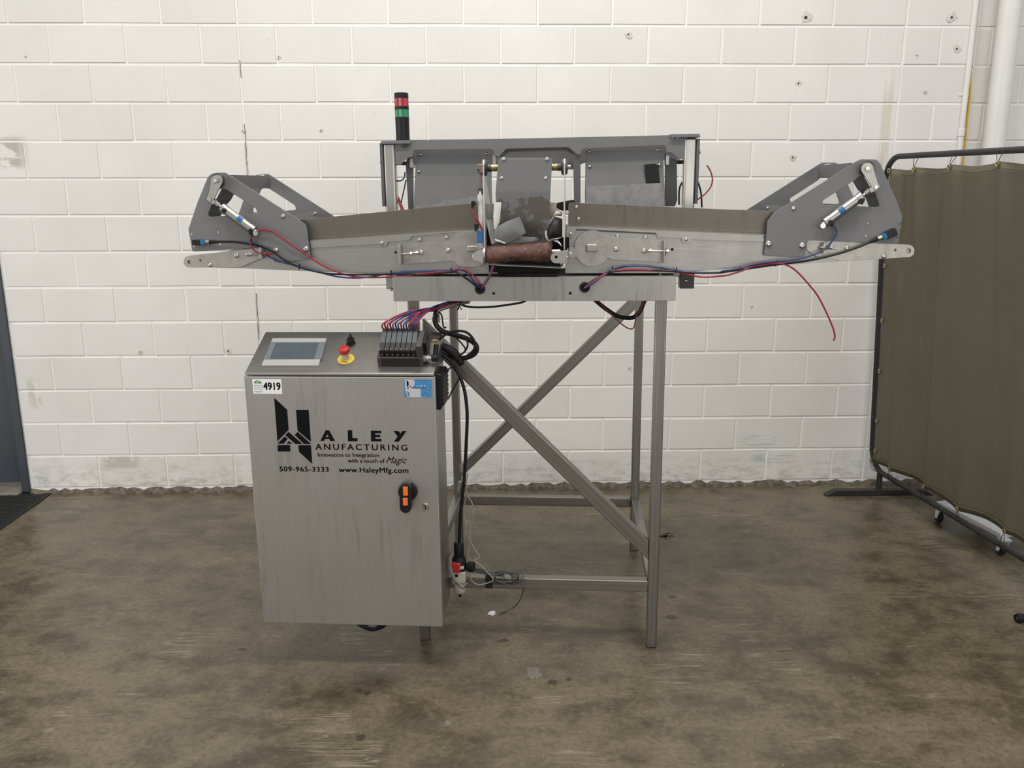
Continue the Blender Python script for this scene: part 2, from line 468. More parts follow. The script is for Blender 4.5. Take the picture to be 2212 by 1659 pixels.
# ------------------------------------------------------------------ the room
def wall_paint():
    m, nt, b = _new('white_block_paint')
    P = mapping(nt, world_pos=True)
    oi = nd(nt, 'ShaderNodeObjectInfo')
    base = mixc(nt, ramp(nt, oi.outputs['Random'], [(0.0, 0.0), (1.0, 1.0)]), (0.70, 0.69, 0.655), (0.745, 0.73, 0.695))
    n1 = noise(nt, P, 2.2, 5, 0.6)
    c = mixc(nt, ramp(nt, n1, [(0.42, 0.0), (0.72, 0.45)]), base, (0.63, 0.615, 0.575))
    # small pits showing darker
    n2 = noise(nt, P, 55, 3, 0.5)
    c = mixc(nt, ramp(nt, n2, [(0.735, 0.0), (0.76, 0.55)]), c, (0.30, 0.28, 0.25))
    sep = nd(nt, 'ShaderNodeSeparateXYZ'); nt.links.new(nd(nt, 'ShaderNodeNewGeometry').outputs['Position'], sep.inputs[0])
    # scuffs and splashed dirt on the lowest course
    n3 = noise(nt, mapping(nt, (9, 9, 22), world_pos=True), 1.0, 7, 0.75)
    zz = ramp(nt, sep.outputs[2], [(0.03, 1.0), (0.26, 0.0)])
    md = nd(nt, 'ShaderNodeMath', operation='MULTIPLY'); nt.links.new(zz, md.inputs[0]); nt.links.new(ramp(nt, n3, [(0.46, 0.0), (0.66, 0.75)]), md.inputs[1])
    c = mixc(nt, md.outputs[0], c, (0.27, 0.24, 0.20))
    def patch(c, cx, cz, wx, wz, col, sc, thr, amt):
        """a stain of its own shape: soft box times noise"""
        r = None
        for ax, cc, w in ((0, cx, wx), (2, cz, wz)):
            s = nd(nt, 'ShaderNodeMath', operation='SUBTRACT'); nt.links.new(sep.outputs[ax], s.inputs[0]); s.inputs[1].default_value = cc
            a = nd(nt, 'ShaderNodeMath', operation='ABSOLUTE'); nt.links.new(s.outputs[0], a.inputs[0])
            q = ramp(nt, a.outputs[0], [(w * 0.60, 1.0), (w, 0.0)])
            if r is None: r = q
            else:
                mm = nd(nt, 'ShaderNodeMath', operation='MULTIPLY'); nt.links.new(r, mm.inputs[0]); nt.links.new(q, mm.inputs[1]); r = mm.outputs[0]
        n = noise(nt, mapping(nt, sc, world_pos=True), 1.0, 5, 0.6)
        mm = nd(nt, 'ShaderNodeMath', operation='MULTIPLY'); nt.links.new(r, mm.inputs[0]); nt.links.new(ramp(nt, n, [(thr, 0.0), (thr + 0.08, amt)]), mm.inputs[1])
        return mixc(nt, mm.outputs[0], c, col)
    p = atY(270, 998, 0); c = patch(c, p.x - 0.02, p.z, 0.13, 0.045, (0.50, 0.45, 0.40), (11, 11, 9), 0.40, 0.8)
    p = atY(75, 850, 0); c = patch(c, p.x, p.z, 0.045, 0.11, (0.54, 0.51, 0.44), (16, 16, 9), 0.44, 0.75)
    p = atY(1640, 955, 0); c = patch(c, p.x, p.z, 0.14, 0.07, (0.36, 0.50, 0.46), (5, 5, 70), 0.50, 0.7)
    p = atY(1665, 990, 0); c = patch(c, p.x, p.z, 0.16, 0.04, (0.38, 0.48, 0.44), (5, 5, 70), 0.50, 0.7)
    p = atY(10, 330, 0); c = patch(c, p.x - 0.03, p.z, 0.17, 0.10, (0.36, 0.35, 0.31), (5, 5, 12), 0.42, 0.8)
    p = atY(1915, 250, 0); c = patch(c, p.x, p.z - 0.2, 0.035, 0.5, (0.60, 0.54, 0.44), (20, 20, 2), 0.42, 0.7)
    nt.links.new(c, b.inputs['Base Color']); b.inputs['Roughness'].default_value = 0.5
    n4 = noise(nt, P, 130, 4, 0.6)
    bump(nt, b, n4, 0.22, 0.004)
    MATS['wall'] = m; return m
WALLP = wall_paint()
MORTAR = pmat('painted_mortar', (0.80, 0.79, 0.755), 0.5, bmp=0.25, vscale=60)

BX, BH = 0.4064, 0.2024
X0 = -1.3487                                                     # control joint of the wall
def bed(n): return 0.036 + (13 - n) * BH                          # height of bed joint n, counted down
DOORX = atY(66, 1050, 0).x                                        # right edge of the door frame
XEND = X0 + 10 * BX
w = MB()
w.box((DOORX, 0.0015, -0.02), (XEND, 0.2, 4.6))
w.box((-6.5, 0.0015, 2.16), (DOORX, 0.2, 4.6))
w.box((-6.5, 0.0015, -0.02), (DOORX - 1.06, 0.2, 2.16))
w.box((XEND, 0.0365, -0.02), (6.5, 0.2, 4.6))
BASE = V((0, 0, 0))
wall = tag(w.build('wall_back', MORTAR, smooth=False), 'white painted concrete block wall behind the machine', kind='structure')
def block_mesh(name, wid, h=BH, j=0.0105):
    """face of one block: bevelled front, open back"""
    a, c, t, e = wid / 2 - j / 2, h / 2 - j / 2, 0.012, 0.0032
    vs = []
    for s, y in ((0.0, t), (0.0, e), (e, 0.0)):
        vs += [(-a + s, y, -c + s), (a - s, y, -c + s), (a - s, y, c - s), (-a + s, y, c - s)]
    fs = [(8, 9, 10, 11)]
    for r in (0, 4):
        for k in range(4): fs.append((r + k, r + (k + 1) % 4, r + 4 + (k + 1) % 4, r + 4 + k))
    me = bpy.data.meshes.new(name); me.from_pydata(vs, [], fs); me.materials.append(WALLP); return me
_bm = {}
def block(xa, xb, r, yoff=0.0):
    wid = round(xb - xa, 4)
    if wid < 0.03: return
    if wid not in _bm: _bm[wid] = block_mesh('block', wid)
    o = bpy.data.objects.new('block', _bm[wid]); COL.objects.link(o); o.parent = wall
    o.location = ((xa + xb) / 2 + random.uniform(-.0012, .0012), yoff - 0.003 + random.uniform(-0.0016, 0.0016), (bed(r) + bed(r - 1)) / 2 + random.uniform(-.001, .001))
    o.rotation_euler = (random.uniform(-.004, .004), random.uniform(-.003, .003), random.uniform(-.003, .003))
def course(r):
    left = [0.0] + ([-k for k in range(1, 6)] if r % 2 == 0 else [-(k - 0.5) for k in range(1, 6)])
    right = [0.0] + (list(range(1, 10)) if r % 2 == 0 else [k - 0.5 for k in range(1, 10)] + [9.0])
    g = 0.004
    segs = [(X0 + b * BX, X0 + a * BX) for a, b in zip(left, left[1:])] + [(X0 + a * BX, X0 + b * BX) for a, b in zip(right, right[1:])]
    segs += [(X0 + 9 * BX, X0 + 10 * BX)] if r % 2 == 0 else [(X0 + 9 * BX, X0 + 9.5 * BX), (X0 + 9.5 * BX, X0 + 10 * BX)]
    for a, b in segs:
        if bed(r) < 2.1:
            if b <= DOORX + .02: continue
            a = max(a, DOORX)
        block(a, b, r)
    far = [XEND + 0.01, XEND + 0.30, XEND + 0.30 + BX] if r % 2 == 0 else [XEND + 0.01, XEND + 0.10, XEND + 0.10 + BX]
    far += [far[-1] + BX, far[-1] + 2 * BX]
    for a, b in zip(far, far[1:]): block(a, b, r, 0.035)
for r in range(-1, 14): course(r)
# the open crack of the control joint
ck = MB()
for r0, r1 in ((0.9, 1.35), (2.55, 4.2), (5.1, 5.8), (7.2, 8.6)):
    pts = []
    k = r0
    while k <= r1 + 1e-6:
        pts.append((X0 + random.uniform(-.0022, .0022), bed(k))); k += 0.09
    for (xa, za), (xb, zb) in zip(pts, pts[1:]):
        wd = random.uniform(.0007, .0018)
        ck.hexa([(xa - wd, -0.0015, za), (xa + wd, -0.0015, za), (xa + wd, .008, za), (xa - wd, .008, za), (xb - wd, -0.0015, zb), (xb + wd, -0.0015, zb), (xb + wd, .008, zb), (xb - wd, .008, zb)])
BASE = V((0, 0, 0))
ck.build('crack', pmat('crack_shadow', (0.10, 0.09, 0.08), 0.9), wall, smooth=False)
# drilled and broken spots: a pale rim of bare block around a dark hole
CHIPR = pmat('bare_block', (0.60, 0.58, 0.54), 0.8, var=0.2, vscale=150)
CHIPH = pmat('drill_hole', (0.035, 0.03, 0.028), 0.9)
for px, py, rr in ((1742, 38, 14), (2056, 38, 11), (1358, 75, 8), (1725, 180, 8), (1713, 340, 8), (2067, 106, 9), (1998, 199, 5), (495, 758, 8), (304, 760, 5), (694, 282, 4), (603, 123, 4), (56, 122, 3), (1624, 662, 3), (526, 282, 4), (1360, 795, 5), (1980, 120, 4)):
    p = atY(px, py, 0.0); s = rr / 370.0
    m = MB(); n = 11
    ring = []
    for k in range(n):
        a = 2 * math.pi * k / n; q = s * random.uniform(.6, 1.15)
        ring.append((p.x + q * math.cos(a), p.z + q * math.sin(a)))
    vs = [(x, -0.0052, zz) for x, zz in ring] + [(p.x + (x - p.x) * .45, -0.0062 + random.uniform(-.001, .001), p.z + (zz - p.z) * .45) for x, zz in ring]
    fs = [(k, (k + 1) % n, n + (k + 1) % n, n + k) for k in range(n)] + [tuple(range(n, 2 * n))]
    m.add(vs, [tuple(reversed(f)) for f in fs])
    o = m.build('chip', CHIPR, wall, smooth=False)
    h = MB(); h.lathe([(s * .26, 0), (s * .2, .0016)], (p.x - s * .15, -0.006, p.z), (0, -1, 0), 8)
    h.build('drill_hole', CHIPH, o, smooth=False)

def floor_mat():
    m, nt, b = _new('worn_concrete')
    P = mapping(nt)
    dk, md_, lt, fl_ = (0.0348, 0.0256, 0.0144), (0.1067, 0.0850, 0.0512), (0.1914, 0.1591, 0.1023), (0.3132, 0.2725, 0.1906)
    n1 = noise(nt, P, 0.85, 5, 0.55, 0.3)
    n2 = noise(nt, mapping(nt, (1, 1.35, 1), rot=(0, 0, 0.2)), 4.2, 10, 0.72, 0.25)
    n3 = noise(nt, P, 48, 5, 0.75)
    c = mixc(nt, ramp(nt, n1, [(0.36, 0.0), (0.64, 1.0)]), (0.0928, 0.0730, 0.0428), (0.1485, 0.1221, 0.0753))
    c = mixc(nt, ramp(nt, n2, [(0.46, 0.0), (0.68, 0.85)]), c, lt)
    c = mixc(nt, ramp(nt, n2, [(0.30, 0.85), (0.50, 0.0)]), c, dk)
    c = mixc(nt, ramp(nt, n3, [(0.34, 0.55), (0.52, 0.0)]), c, (0.0522, 0.0392, 0.0233))
    c = mixc(nt, ramp(nt, n3, [(0.58, 0.0), (0.74, 0.40)]), c, fl_)
    # flaked patches, pale and dark
    n6 = noise(nt, mapping(nt, (1, 1.3, 1), (2, 9, 0), (0, 0, -0.3)), 13, 10, 0.78, 0.2)
    c = mixc(nt, ramp(nt, n6, [(0.60, 0.0), (0.70, 0.65)]), c, (0.2494, 0.2158, 0.1469))
    c = mixc(nt, ramp(nt, n6, [(0.30, 0.6), (0.39, 0.0)]), c, dk)
    n5 = noise(nt, mapping(nt, (1, 1, 1), (4, 7, 0)), 6, 9, 0.74, 0.3)
    c = mixc(nt, ramp(nt, n5, [(0.655, 0.0), (0.72, 0.6)]), c, fl_)
    # thin scratches running two ways, broken up
    gate_ = ramp(nt, noise(nt, mapping(nt, (1, 1, 1), (8, 1, 0)), 2.6, 4, 0.6), [(0.54, 0.0), (0.62, 0.8)])
    for sc_, rz in (((0.5, 7, 1), 0.62), ((0.5, 8, 1), -0.9), ((0.4, 6, 1), 0.12)):
        ns = noise(nt, mapping(nt, sc_, (rz * 5, 2, 0), (0, 0, rz)), 1.3, 3, 0.5)
        ln = ramp(nt, ns, [(0.494, 0.0), (0.500, 1.0), (0.506, 0.0)])
        mu = nd(nt, 'ShaderNodeMath', operation='MULTIPLY'); nt.links.new(ln, mu.inputs[0]); nt.links.new(gate_, mu.inputs[1])
        c = mixc(nt, mu.outputs[0], c, (0.2784, 0.2420, 0.1674))
    v = nd(nt, 'ShaderNodeTexVoronoi'); v.inputs['Scale'].default_value = 5.5; v.inputs['Randomness'].default_value = 1.0; nt.links.new(mapping(nt, (1, 1.4, 1)), v.inputs['Vector'])
    c = mixc(nt, ramp(nt, v.outputs['Distance'], [(0.014, 0.8), (0.024, 0.0)]), c, (0.4176, 0.3706, 0.2697))
    nt.links.new(c, b.inputs['Base Color'])
    r = ramp(nt, n2, [(0.3, 0.22), (0.7, 0.46)])
    nt.links.new(r, b.inputs['Roughness'])
    b.inputs['Specular IOR Level'].default_value = 0.5
    bump(nt, b, n3, 0.10, 0.003)
    MATS['floor'] = m; return m
fl = MB(); fl.box((-7, -11, -0.06), (7, 0.2, 0.0))
BASE = V((0, 0, 0))
floor = tag(fl.build('floor', floor_mat(), smooth=False), 'worn brown grey concrete floor', kind='structure')
# rust flakes beside the stand and oil spots: thin irregular films on the slab
def blot(px, py, rx, ry, mat, n=13, jag=.35):
    c = atZ(px, py); m = MB(); vs = []
    for k in range(n):
        a = 2 * math.pi * k / n; q = random.uniform(1 - jag, 1 + jag)
        vs.append((c.x + rx * q * math.cos(a), c.y + ry * q * math.sin(a), 0.0006))
    m.add(vs, [tuple(range(n))]); m.build('stain', mat, floor, smooth=False)
RUST = pmat('rust_flakes', (0.085, 0.035, 0.018), 0.8)
OIL = pmat('oil_spot', (0.045, 0.036, 0.022), 0.3)
PALE = pmat('pale_scrape', (0.165, 0.152, 0.125), 0.6, var=.3, vscale=60)
for _ in range(26):
    blot(1436 + random.gauss(0, 9), 1157 + random.gauss(0, 3), random.uniform(.004, .012), random.uniform(.004, .012), RUST, 7)
for px, py, a, b_ in ((775, 1492, .014, .012), (793, 1497, .014, .012), (1086, 1384, .022, .016), (1195, 1474, .02, .018), (1230, 1467, .012, .012), (780, 1593, .016, .018), (1452, 1289, .018, .014), (1450, 1333, .02, .018), (522, 1402, .014, .01)):
    blot(px, py, a, b_, OIL)
for px, py, a, b_ in ((1153, 1455, .026, .040), (968, 1562, .014, .014), (826, 1446, .014, .010), (705, 1416, .03, .007)):
    blot(px, py, a, b_, PALE, 21, .3)

# crumbling grey mortar along the foot of the wall
GRIME = pmat('grimy_mortar', (0.125, 0.105, 0.08), 0.9, var=0.55, vscale=38, bmp=0.8)
g = MB(); n = 260
xs = [DOORX + (6.0 - DOORX) * k / n for k in range(n + 1)]
rows = []
for x in xs:
    h = 0.028 + random.uniform(-.012, .014); d = 0.014 + random.uniform(-.008, .018)
    rows.append([(x, 0.02, h), (x, -d * .35, h * random.uniform(.8, 1.0)), (x, -d, h * random.uniform(.3, .6)), (x, -d * random.uniform(1.0, 1.7), -0.001), (x, 0.02, -0.001)])
g.v = [V(p) for r in rows for p in r]
for i in range(n):
    for k in range(4):
        a = i * 5 + k; g.f.append((a, a + 1, a + 6, a + 5))
g.build('baseboard_back', GRIME, smooth=False)
tag(bpy.data.objects['baseboard_back'], 'crumbling grey mortar strip along the foot of the block wall', kind='structure')

# slate grey steel door in its frame
DOORM = pmat('slate_door_paint', (0.040, 0.048, 0.058), 0.42, var=0.08, vscale=6)
BASE = V((0, 0, 0))
df = MB(); fx = DOORX
df.box((fx - 0.05, -0.012, 0.012), (fx, 0.10, 2.16)); df.box((fx - 1.06, -0.012, 0.012), (fx - 1.01, 0.10, 2.16)); df.box((fx - 1.01, -0.012, 2.11), (fx - 0.05, 0.10, 2.16))
door = MB().box((fx - 1.005, 0.055, 0.055), (fx - 0.052, 0.095, 2.105)).build('door_1', DOORM, bevel=.002)
tag(door, 'slate grey steel door beside the block wall', kind='structure')
df.build('door_frame', DOORM, door, bevel=.003)
sill = MB().box((fx - 1.01, -0.05, 0.0), (fx - 0.05, 0.16, 0.022)).build('trim_1', pmat('door_sill', (0.20, 0.18, 0.15), 0.8, var=.3, vscale=20), bevel=.006)
tag(sill, 'low concrete sill under the slate grey door', kind='structure')

# black ribbed doormat
MAT = pmat('black_mat_rubber', (0.012, 0.012, 0.012), 0.75, bmp=0.5, vscale=150)
a, b_ = atZ(113, 1066), atZ(0, 1145)
mx = a.x; my0 = -0.015; my1 = -0.72
t = thing('door_mat', 'black textured rubber mat lying in front of the slate grey door', 'mat', (mx - .45, (my0 + my1) / 2, 0), machine=False)
MB().box((mx - .92, my1, 0.0005), (mx, my0, 0.008)).build('mat_base', MAT, t, bevel=.004)
rb = MB()
for k in range(30):
    yy = my1 + .05 + k * (my0 - my1 - .1) / 29
    for q in range(9):
        xx = mx - .86 + q * .092 + (0.03 if k % 2 else 0)
        rb.box((xx, yy - .006, .008), (xx + .07, yy + .006, .0115))
tag(rb.build('rib_field', MAT, t, smooth=False), kind='stuff')

# conduit, yellow cable and downpipe on the recessed wall
def vpipe(name, px, Y, r, z0, z1, mat, label, cat, couple=(), straps=()):
    X = atY(px, 100, Y).x
    t = thing(name, label, cat, (X, Y, z0), machine=False)
    MB().cyl((X, Y, z0), (X, Y, z1), r, 24).build('pipe_run', mat, t)
    for zc in couple:
        MB().lathe([(r, 0), (r * 1.28, .004), (r * 1.28, .042), (r, .046)], (X, Y, zc - .02), (0, 0, 1), 24).build('coupling', mat, t)
    for zc in straps:
        MB().box((X - r * 2.2, Y + r * .4, zc - .006), (X + r * 2.2, Y + r * .4 + .010, zc + .006)).build('pipe_strap', mat, t, bevel=.002)
    return t
vpipe('conduit', 2097.5, -0.012, 0.0155, 0.03, 4.5, PIPEW, 'slim white painted conduit running up the block wall', 'pipe', (atY(2080, 288, 0).z,), (atY(2090, 205, 0).z, 1.1))
vpipe('conduit', 2106.5, 0.0, 0.0065, atY(2096, 145, 0).z, 4.5, PIPEW, 'pencil-thin white tube ending at the yellow cable', 'pipe')
vpipe('downpipe', 2173, -0.07, 0.058, 0.05, 4.5, PIPEW, 'thick round white downpipe against the block wall', 'pipe', (3.3,))
yc = [atY(2097, 140, 0.0), atY(2095, 205, -.005), atY(2091, 240, -.004), atY(2085, 300, 0), atY(2081, 340, 0.0)]
X = yc[-1].x
yc += [V((X - .003, 0.0, 1.7)), V((X, 0.0, 1.0)), V((X + .004, 0, .3)), V((X, -.004, .04))]
BASE = yc[0].copy()
o = MB().tube(catmull(yc, 5), .0062, 8).build('yellow_cable', YELC); o.location = BASE
tag(o, 'yellow cable hanging along the white conduit on the wall', 'cable')

# ------------------------------------------------------------------ olive welding screen
SB, ST, SD = V((2.321, -0.082, 0.144)), V((2.25, -0.049, 1.970)), V((0.098, -0.9952, 0.0))
SU = ST - SB; SH = SU.length; SU.normalize()
SN = SD.cross(SU).normalized()
if SN.x > 0: SN = -SN                                                  # towards the machine
SLEN = 1.95
def SP(s, t, n=0.0): return SB + SD * s + SU * t + SN * n
def SC(px, py):
    d = ray(px, py); p = CAM + d * ((SB - CAM).dot(SN) / d.dot(SN)) - SB
    tt = (p.dot(SU) - p.dot(SD) * SD.dot(SU)) / (1 - SD.dot(SU) ** 2)
    return p.dot(SD) - tt * SD.dot(SU), tt
t = thing('welding_screen', 'olive canvas welding curtain laced into a black tube frame', 'screen', (SB.x + SD.x * .9, SB.y + SD.y * .9, 0), machine=False)
R = 0.0155; K = 0.13
def corner(s0, t0, ds, dt, n=7):
    """quarter bend of the frame tube"""
    return [SP(s0 + ds * K * (1 - math.cos(a)), t0 + dt * K * (1 - math.sin(a))) for a in [math.pi / 2 * k / n for k in range(n + 1)]]
loop = [SP(K * (1 - math.sin(a)), K * (1 - math.cos(a))) for a in [math.pi / 2 * (1 - k / 7) for k in range(8)]]  # from (0,K)... bottom-left bend
path = []
def bend(cs, ct, a0, a1):
    return [SP(cs + K * math.cos(a0 + (a1 - a0) * k / 8), ct + K * math.sin(a0 + (a1 - a0) * k / 8)) for k in range(9)]
path += bend(K, SH - K, math.pi, math.pi / 2)
path += bend(SLEN - K, SH - K, math.pi / 2, 0)
path += bend(SLEN - K, K, 0, -math.pi / 2)
path += bend(K, K, -math.pi / 2, -math.pi)
MB().tube(path, R, 14, closed=True).build('frame_tube', BLKPAINT, t)
for s in (0.10, SLEN - .1):
    q = SP(s, 0.0)
    MB().cyl((q.x, q.y, 0.03), (q.x, q.y, q.z), .017, 14).build('stub_leg', BLKPAINT, t)
    fm = MB()
    fm.hexa([(q.x - .33, q.y - .022, 0.001), (q.x + .33, q.y - .022, 0.001), (q.x + .33, q.y + .022, 0.001), (q.x - .33, q.y + .022, 0.001),
             (q.x - .27, q.y - .022, 0.036), (q.x + .27, q.y - .022, 0.036), (q.x + .27, q.y + .022, 0.036), (q.x - .27, q.y + .022, 0.036)])
    fm.build('foot_bar', BLKPAINT, t, bevel=.003)
top_g = [SC(*p) for p in z('V', (815, 295), (1003, 285), (1347, 258), (1735, 232))]
bot_g = [SC(*p) for p in z('I', (175, 507), (368, 608), (732, 808), (1150, 1053), (1632, 1310))]
ext = lambda g, ds: g + [(g[-1][0] + ds * k, g[-1][1] + 0.004 * (-1) ** k) for k in range(1, 6) if g[-1][0] + ds * k < SLEN - .03]
top_g = ext(top_g, .24); bot_g = ext(bot_g, .26)
side_g = [SC(*p) for p in ((1908, 460), (1908, 571), (1901, 687), (1895, 795), (1886, 900), (1882, 963))]
def edge(g, s, sag):
    if s <= g[0][0]: return g[0][1] - (g[0][0] - s) * (1.5 if sag > 0 else -1.5)
    for (s0, t0), (s1, t1) in zip(g, g[1:]):
        if s <= s1:
            k = (s - s0) / (s1 - s0); return t0 + (t1 - t0) * k - sag * 4 * k * (1 - k) * min(1, (s1 - s0) / .25)
    return g[-1][1]
S0, S1 = 0.07, SLEN - .03
NX, NY = 190, 40
def fold(s, k):
    """pleats: tight near the post, wide further along, stronger under each eyelet"""
    a = 0.017 * math.sin(s * 9.5 + .4 + .3 * k) + 0.008 * math.sin(s * 22 + 1.0 - .4 * k) * (.4 + .6 * math.exp(-s * .8)) + 0.004 * math.sin(s * 60) * math.exp(-s * 2.2)
    for gs, gt in top_g: a += 0.032 * math.exp(-((s - gs - .12 * (1 - k)) / .032) ** 2) * max(0, k - .35) * 1.4
    for gs, gt in bot_g: a += 0.010 * math.exp(-((s - gs) / .035) ** 2) * max(0, .5 - k) * 2
    return a
cm = MB()
for i in range(NX + 1):
    s = S0 + (S1 - S0) * i / NX
    tb, tt = edge(bot_g, s, -.008), edge(top_g, s, .016)
    for j in range(NY + 1):
        k = j / NY
        cm.v.append(SP(s, tb + (tt - tb) * k, .004 + fold(s, k)))
for i in range(NX):
    for j in range(NY):
        a = i * (NY + 1) + j; cm.f.append((a, a + NY + 1, a + NY + 2, a + 1))
def canvas():
    m, nt, b = _new('olive_canvas')
    c = mixc(nt, noise(nt, mapping(nt), 3, 4), (0.090, 0.080, 0.048), (0.122, 0.110, 0.070))
    c = mixc(nt, ramp(nt, noise(nt, mapping(nt, (9, 9, 2)), 1.2, 6, .7), [(.60, 0.0), (.72, .35)]), c, (0.17, 0.157, 0.112))
    nt.links.new(c, b.inputs['Base Color']); b.inputs['Roughness'].default_value = 0.55; b.inputs['Specular IOR Level'].default_value = 0.4
    bump(nt, b, noise(nt, mapping(nt), 240, 2), .15, .002)
    return m
CANV = canvas()
cur = cm.build('curtain', CANV, t, angle=80)
so = cur.modifiers.new('cloth_thickness', 'SOLIDIFY'); so.thickness = 0.0016
for nm, g, sg in (('hem_seam', top_g, -.026), ('hem_seam', bot_g, .026)):
    pp = [SP(s, edge(g, s, .016 if sg < 0 else -.008) + sg, .0055 + fold(s, 1 if sg < 0 else 0)) for s in [S0 + .01 + (S1 - S0 - .02) * i / 120 for i in range(121)]]
    MB().tube(pp, .0011, 4).build(nm, pmat('seam_thread', (0.22, 0.20, 0.12), .6), cur)
EYE = pmat('brass_eyelet', (0.62, 0.52, 0.26), 0.25, 1.0)
def ring(c, r, rr, nrm, name, mat, par, seg=16):
    nrm = V(nrm).normalized(); u = nrm.orthogonal().normalized(); v_ = nrm.cross(u)
    return MB().tube([c + (u * math.cos(2 * math.pi * k / seg) + v_ * math.sin(2 * math.pi * k / seg)) * r for k in range(seg)], rr, 6, closed=True).build(name, mat, par)
WIRE = pmat('tie_wire', (0.02, 0.02, 0.018), .5)
def tie(gs, gt, bs, bt, ks):
    c = SP(gs, gt, .012 + fold(gs, ks)); bar = SP(bs, bt)
    ring(c, .0095, .0036, SN, 'eyelet', EYE, cur)
    d = (bar - c); side = SD if abs(d.normalized().dot(SU)) > .5 else SU
    for q in (-1, 1):
        pts = [c, c.lerp(bar, .5) + side * .012 * q + SN * .012, bar + SN * R * 1.12 + side * .020 * q, bar + d.normalized() * R * 1.1 + side * .012 * q, bar - SN * R * 1.15 + side * .004 * q]
        MB().tube(catmull(pts, 4), .0017, 5).build('wire_tie', WIRE, t)
for gs, gt in top_g: tie(gs, gt - .012, gs, SH, 1)
for gs, gt in bot_g: tie(gs, gt + .012, gs, 0.0, 0)
for gs, gt in side_g: tie(S0 + .014, gt, 0.0, gt, .5)

# galvanised dolly parked behind the screen
t = thing('wheeled_dolly', 'galvanised flat dolly on small black casters behind the olive curtain', 'dolly', (2.62, -.76, 0), machine=False)
e1, e2 = atZ(2022, 1082, .125), atZ(2162, 1153, .125)
ed = (e2 - e1).normalized(); eo = V((-ed.y, ed.x, 0)) if ed.y < 0 else V((ed.y, -ed.x, 0))
if eo.x < 0: eo = -eo
def dk_(s_, o_, zz): return e1 + ed * s_ + eo * o_ + V((0, 0, zz - .125))
LN = (e2 - e1).length
MB().hexa([dk_(0, 0, .100), dk_(LN, 0, .100), dk_(LN, .34, .100), dk_(0, .34, .100), dk_(0, 0, .125), dk_(LN, 0, .125), dk_(LN, .34, .125), dk_(0, .34, .125)]).build('deck', GALV, t, bevel=.005)
for x, y in [tuple(p.xy) for p in (dk_(.0, .03, 0), dk_(LN - .02, .03, 0), dk_(.02, .30, 0), dk_(LN - .02, .30, 0))]:
    wl = MB().lathe([(.010, -.012), (.026, -.011), (.030, -.007), (.030, .007), (.026, .011), (.010, .012)], (x, y, .0305), (1, .15, 0), 18).build('wheel', BLACKR, t)
    MB().cyl((x - .018, y, .0305), (x + .018, y, .0305), .005, 8).build('axle', CHROME, wl)
    f = MB()
    for q in (-1, 1):
        f.hexa([(x + q * .017 - .002, y - .010, .024), (x + q * .017 + .002, y - .010, .024), (x + q * .017 + .002, y + .010, .024), (x + q * .017 - .002, y + .010, .024),
                (x + q * .017 - .002, y - .045, .098), (x + q * .017 + .002, y - .045, .098), (x + q * .017 + .002, y + .005, .098), (x + q * .017 - .002, y + .005, .098)])
    f.box((x - .020, y - .05, .092), (x + .020, y + .01, .100))
    f.build('caster_fork', GALV, t)
# odds and ends on the floor
p = atZ(2200, 1345)
t = thing('rubber_grip', 'black ribbed rubber grip lying on the open floor', 'grip', (p.x, p.y, 0), machine=False)
ax = V((1, .12, 0)).normalized()
MB().lathe([(.008, .012), (.015, .010), (.017, 0), (.017, .006), (.020, .010), (.020, .022), (.0165, .026), (.0165, .16), (.012, .165)], (p.x - .012, p.y, .0205), ax, 18).build('grip_body', BLACKR, t)
MB().lathe([(.0085, 0.004), (.0085, .012)], (p.x - .012, p.y, .0205), ax, 12).build('bore', CHIPH, t)
p = atZ(1063, 1327)
sc = MB(); n = 9
lo = [(p.x + .019 * math.cos(2 * math.pi * k / n) * random.uniform(.7, 1.2), p.y + .012 * math.sin(2 * math.pi * k / n) * random.uniform(.7, 1.2)) for k in range(n)]
sc.add([(x, y, .001) for x, y in lo] + [(p.x + (x - p.x) * .8, p.y + (y - p.y) * .8, .010 + random.uniform(-.002, .003)) for x, y in lo], [tuple(range(n - 1, -1, -1)), tuple(range(n, 2 * n))] + [(k, (k + 1) % n, n + (k + 1) % n, n + k) for k in range(n)])
BASE = V((p.x, p.y, 0)); o = sc.build('paper_scrap', PAPER, smooth=False); o.location = BASE
tag(o, 'small crumpled white scrap on the floor by the grey cord', 'litter')

# ------------------------------------------------------------------ the machine
M = thing('sorting_conveyor', 'grey and stainless V-shaped sorting conveyor on a braced square-tube stand', 'machine', (0.482, 0.49, 0.0))
FLR = lambda x: -x * math.tan(RO)                                   # floor height under the leaning machine
LEGS = ((0.0, 0.0, .041), (0.924, 0.0, .041), (0.922, 0.938, .040), (0.024, 0.938, .040))
for x, y, wd in LEGS:
    MB().box((x, y, FLR(x + wd / 2)), (x + wd, y + .040, 1.44)).build('leg', TUBE_Z, M, bevel=.005, seg=3)
ZR0, ZR1 = 0.236, 0.284
MB().box((.041, 0.0, ZR0), (.924, .040, ZR1)).build('stretcher', TUBE_X, M, bevel=.004, seg=3)
MB().box((.064, .938, ZR0 - .008), (.922, .978, ZR1 - .008)).build('stretcher', TUBE_X, M, bevel=.004, seg=3)
TUBE_Y = steel('tube_steel_side', (0.36, 0.35, 0.33), 0.34, (60, 0.5, 60), var=0.25, scale=2.4)
MB().hexa([(.925, .04, ZR0), (.963, .04, ZR0), (.961, .938, ZR0 - .008), (.923, .938, ZR0 - .008), (.925, .04, ZR1), (.963, .04, ZR1), (.961, .938, ZR1 - .008), (.923, .938, ZR1 - .008)]).build('stretcher', TUBE_Y, M, bevel=.004, seg=3)
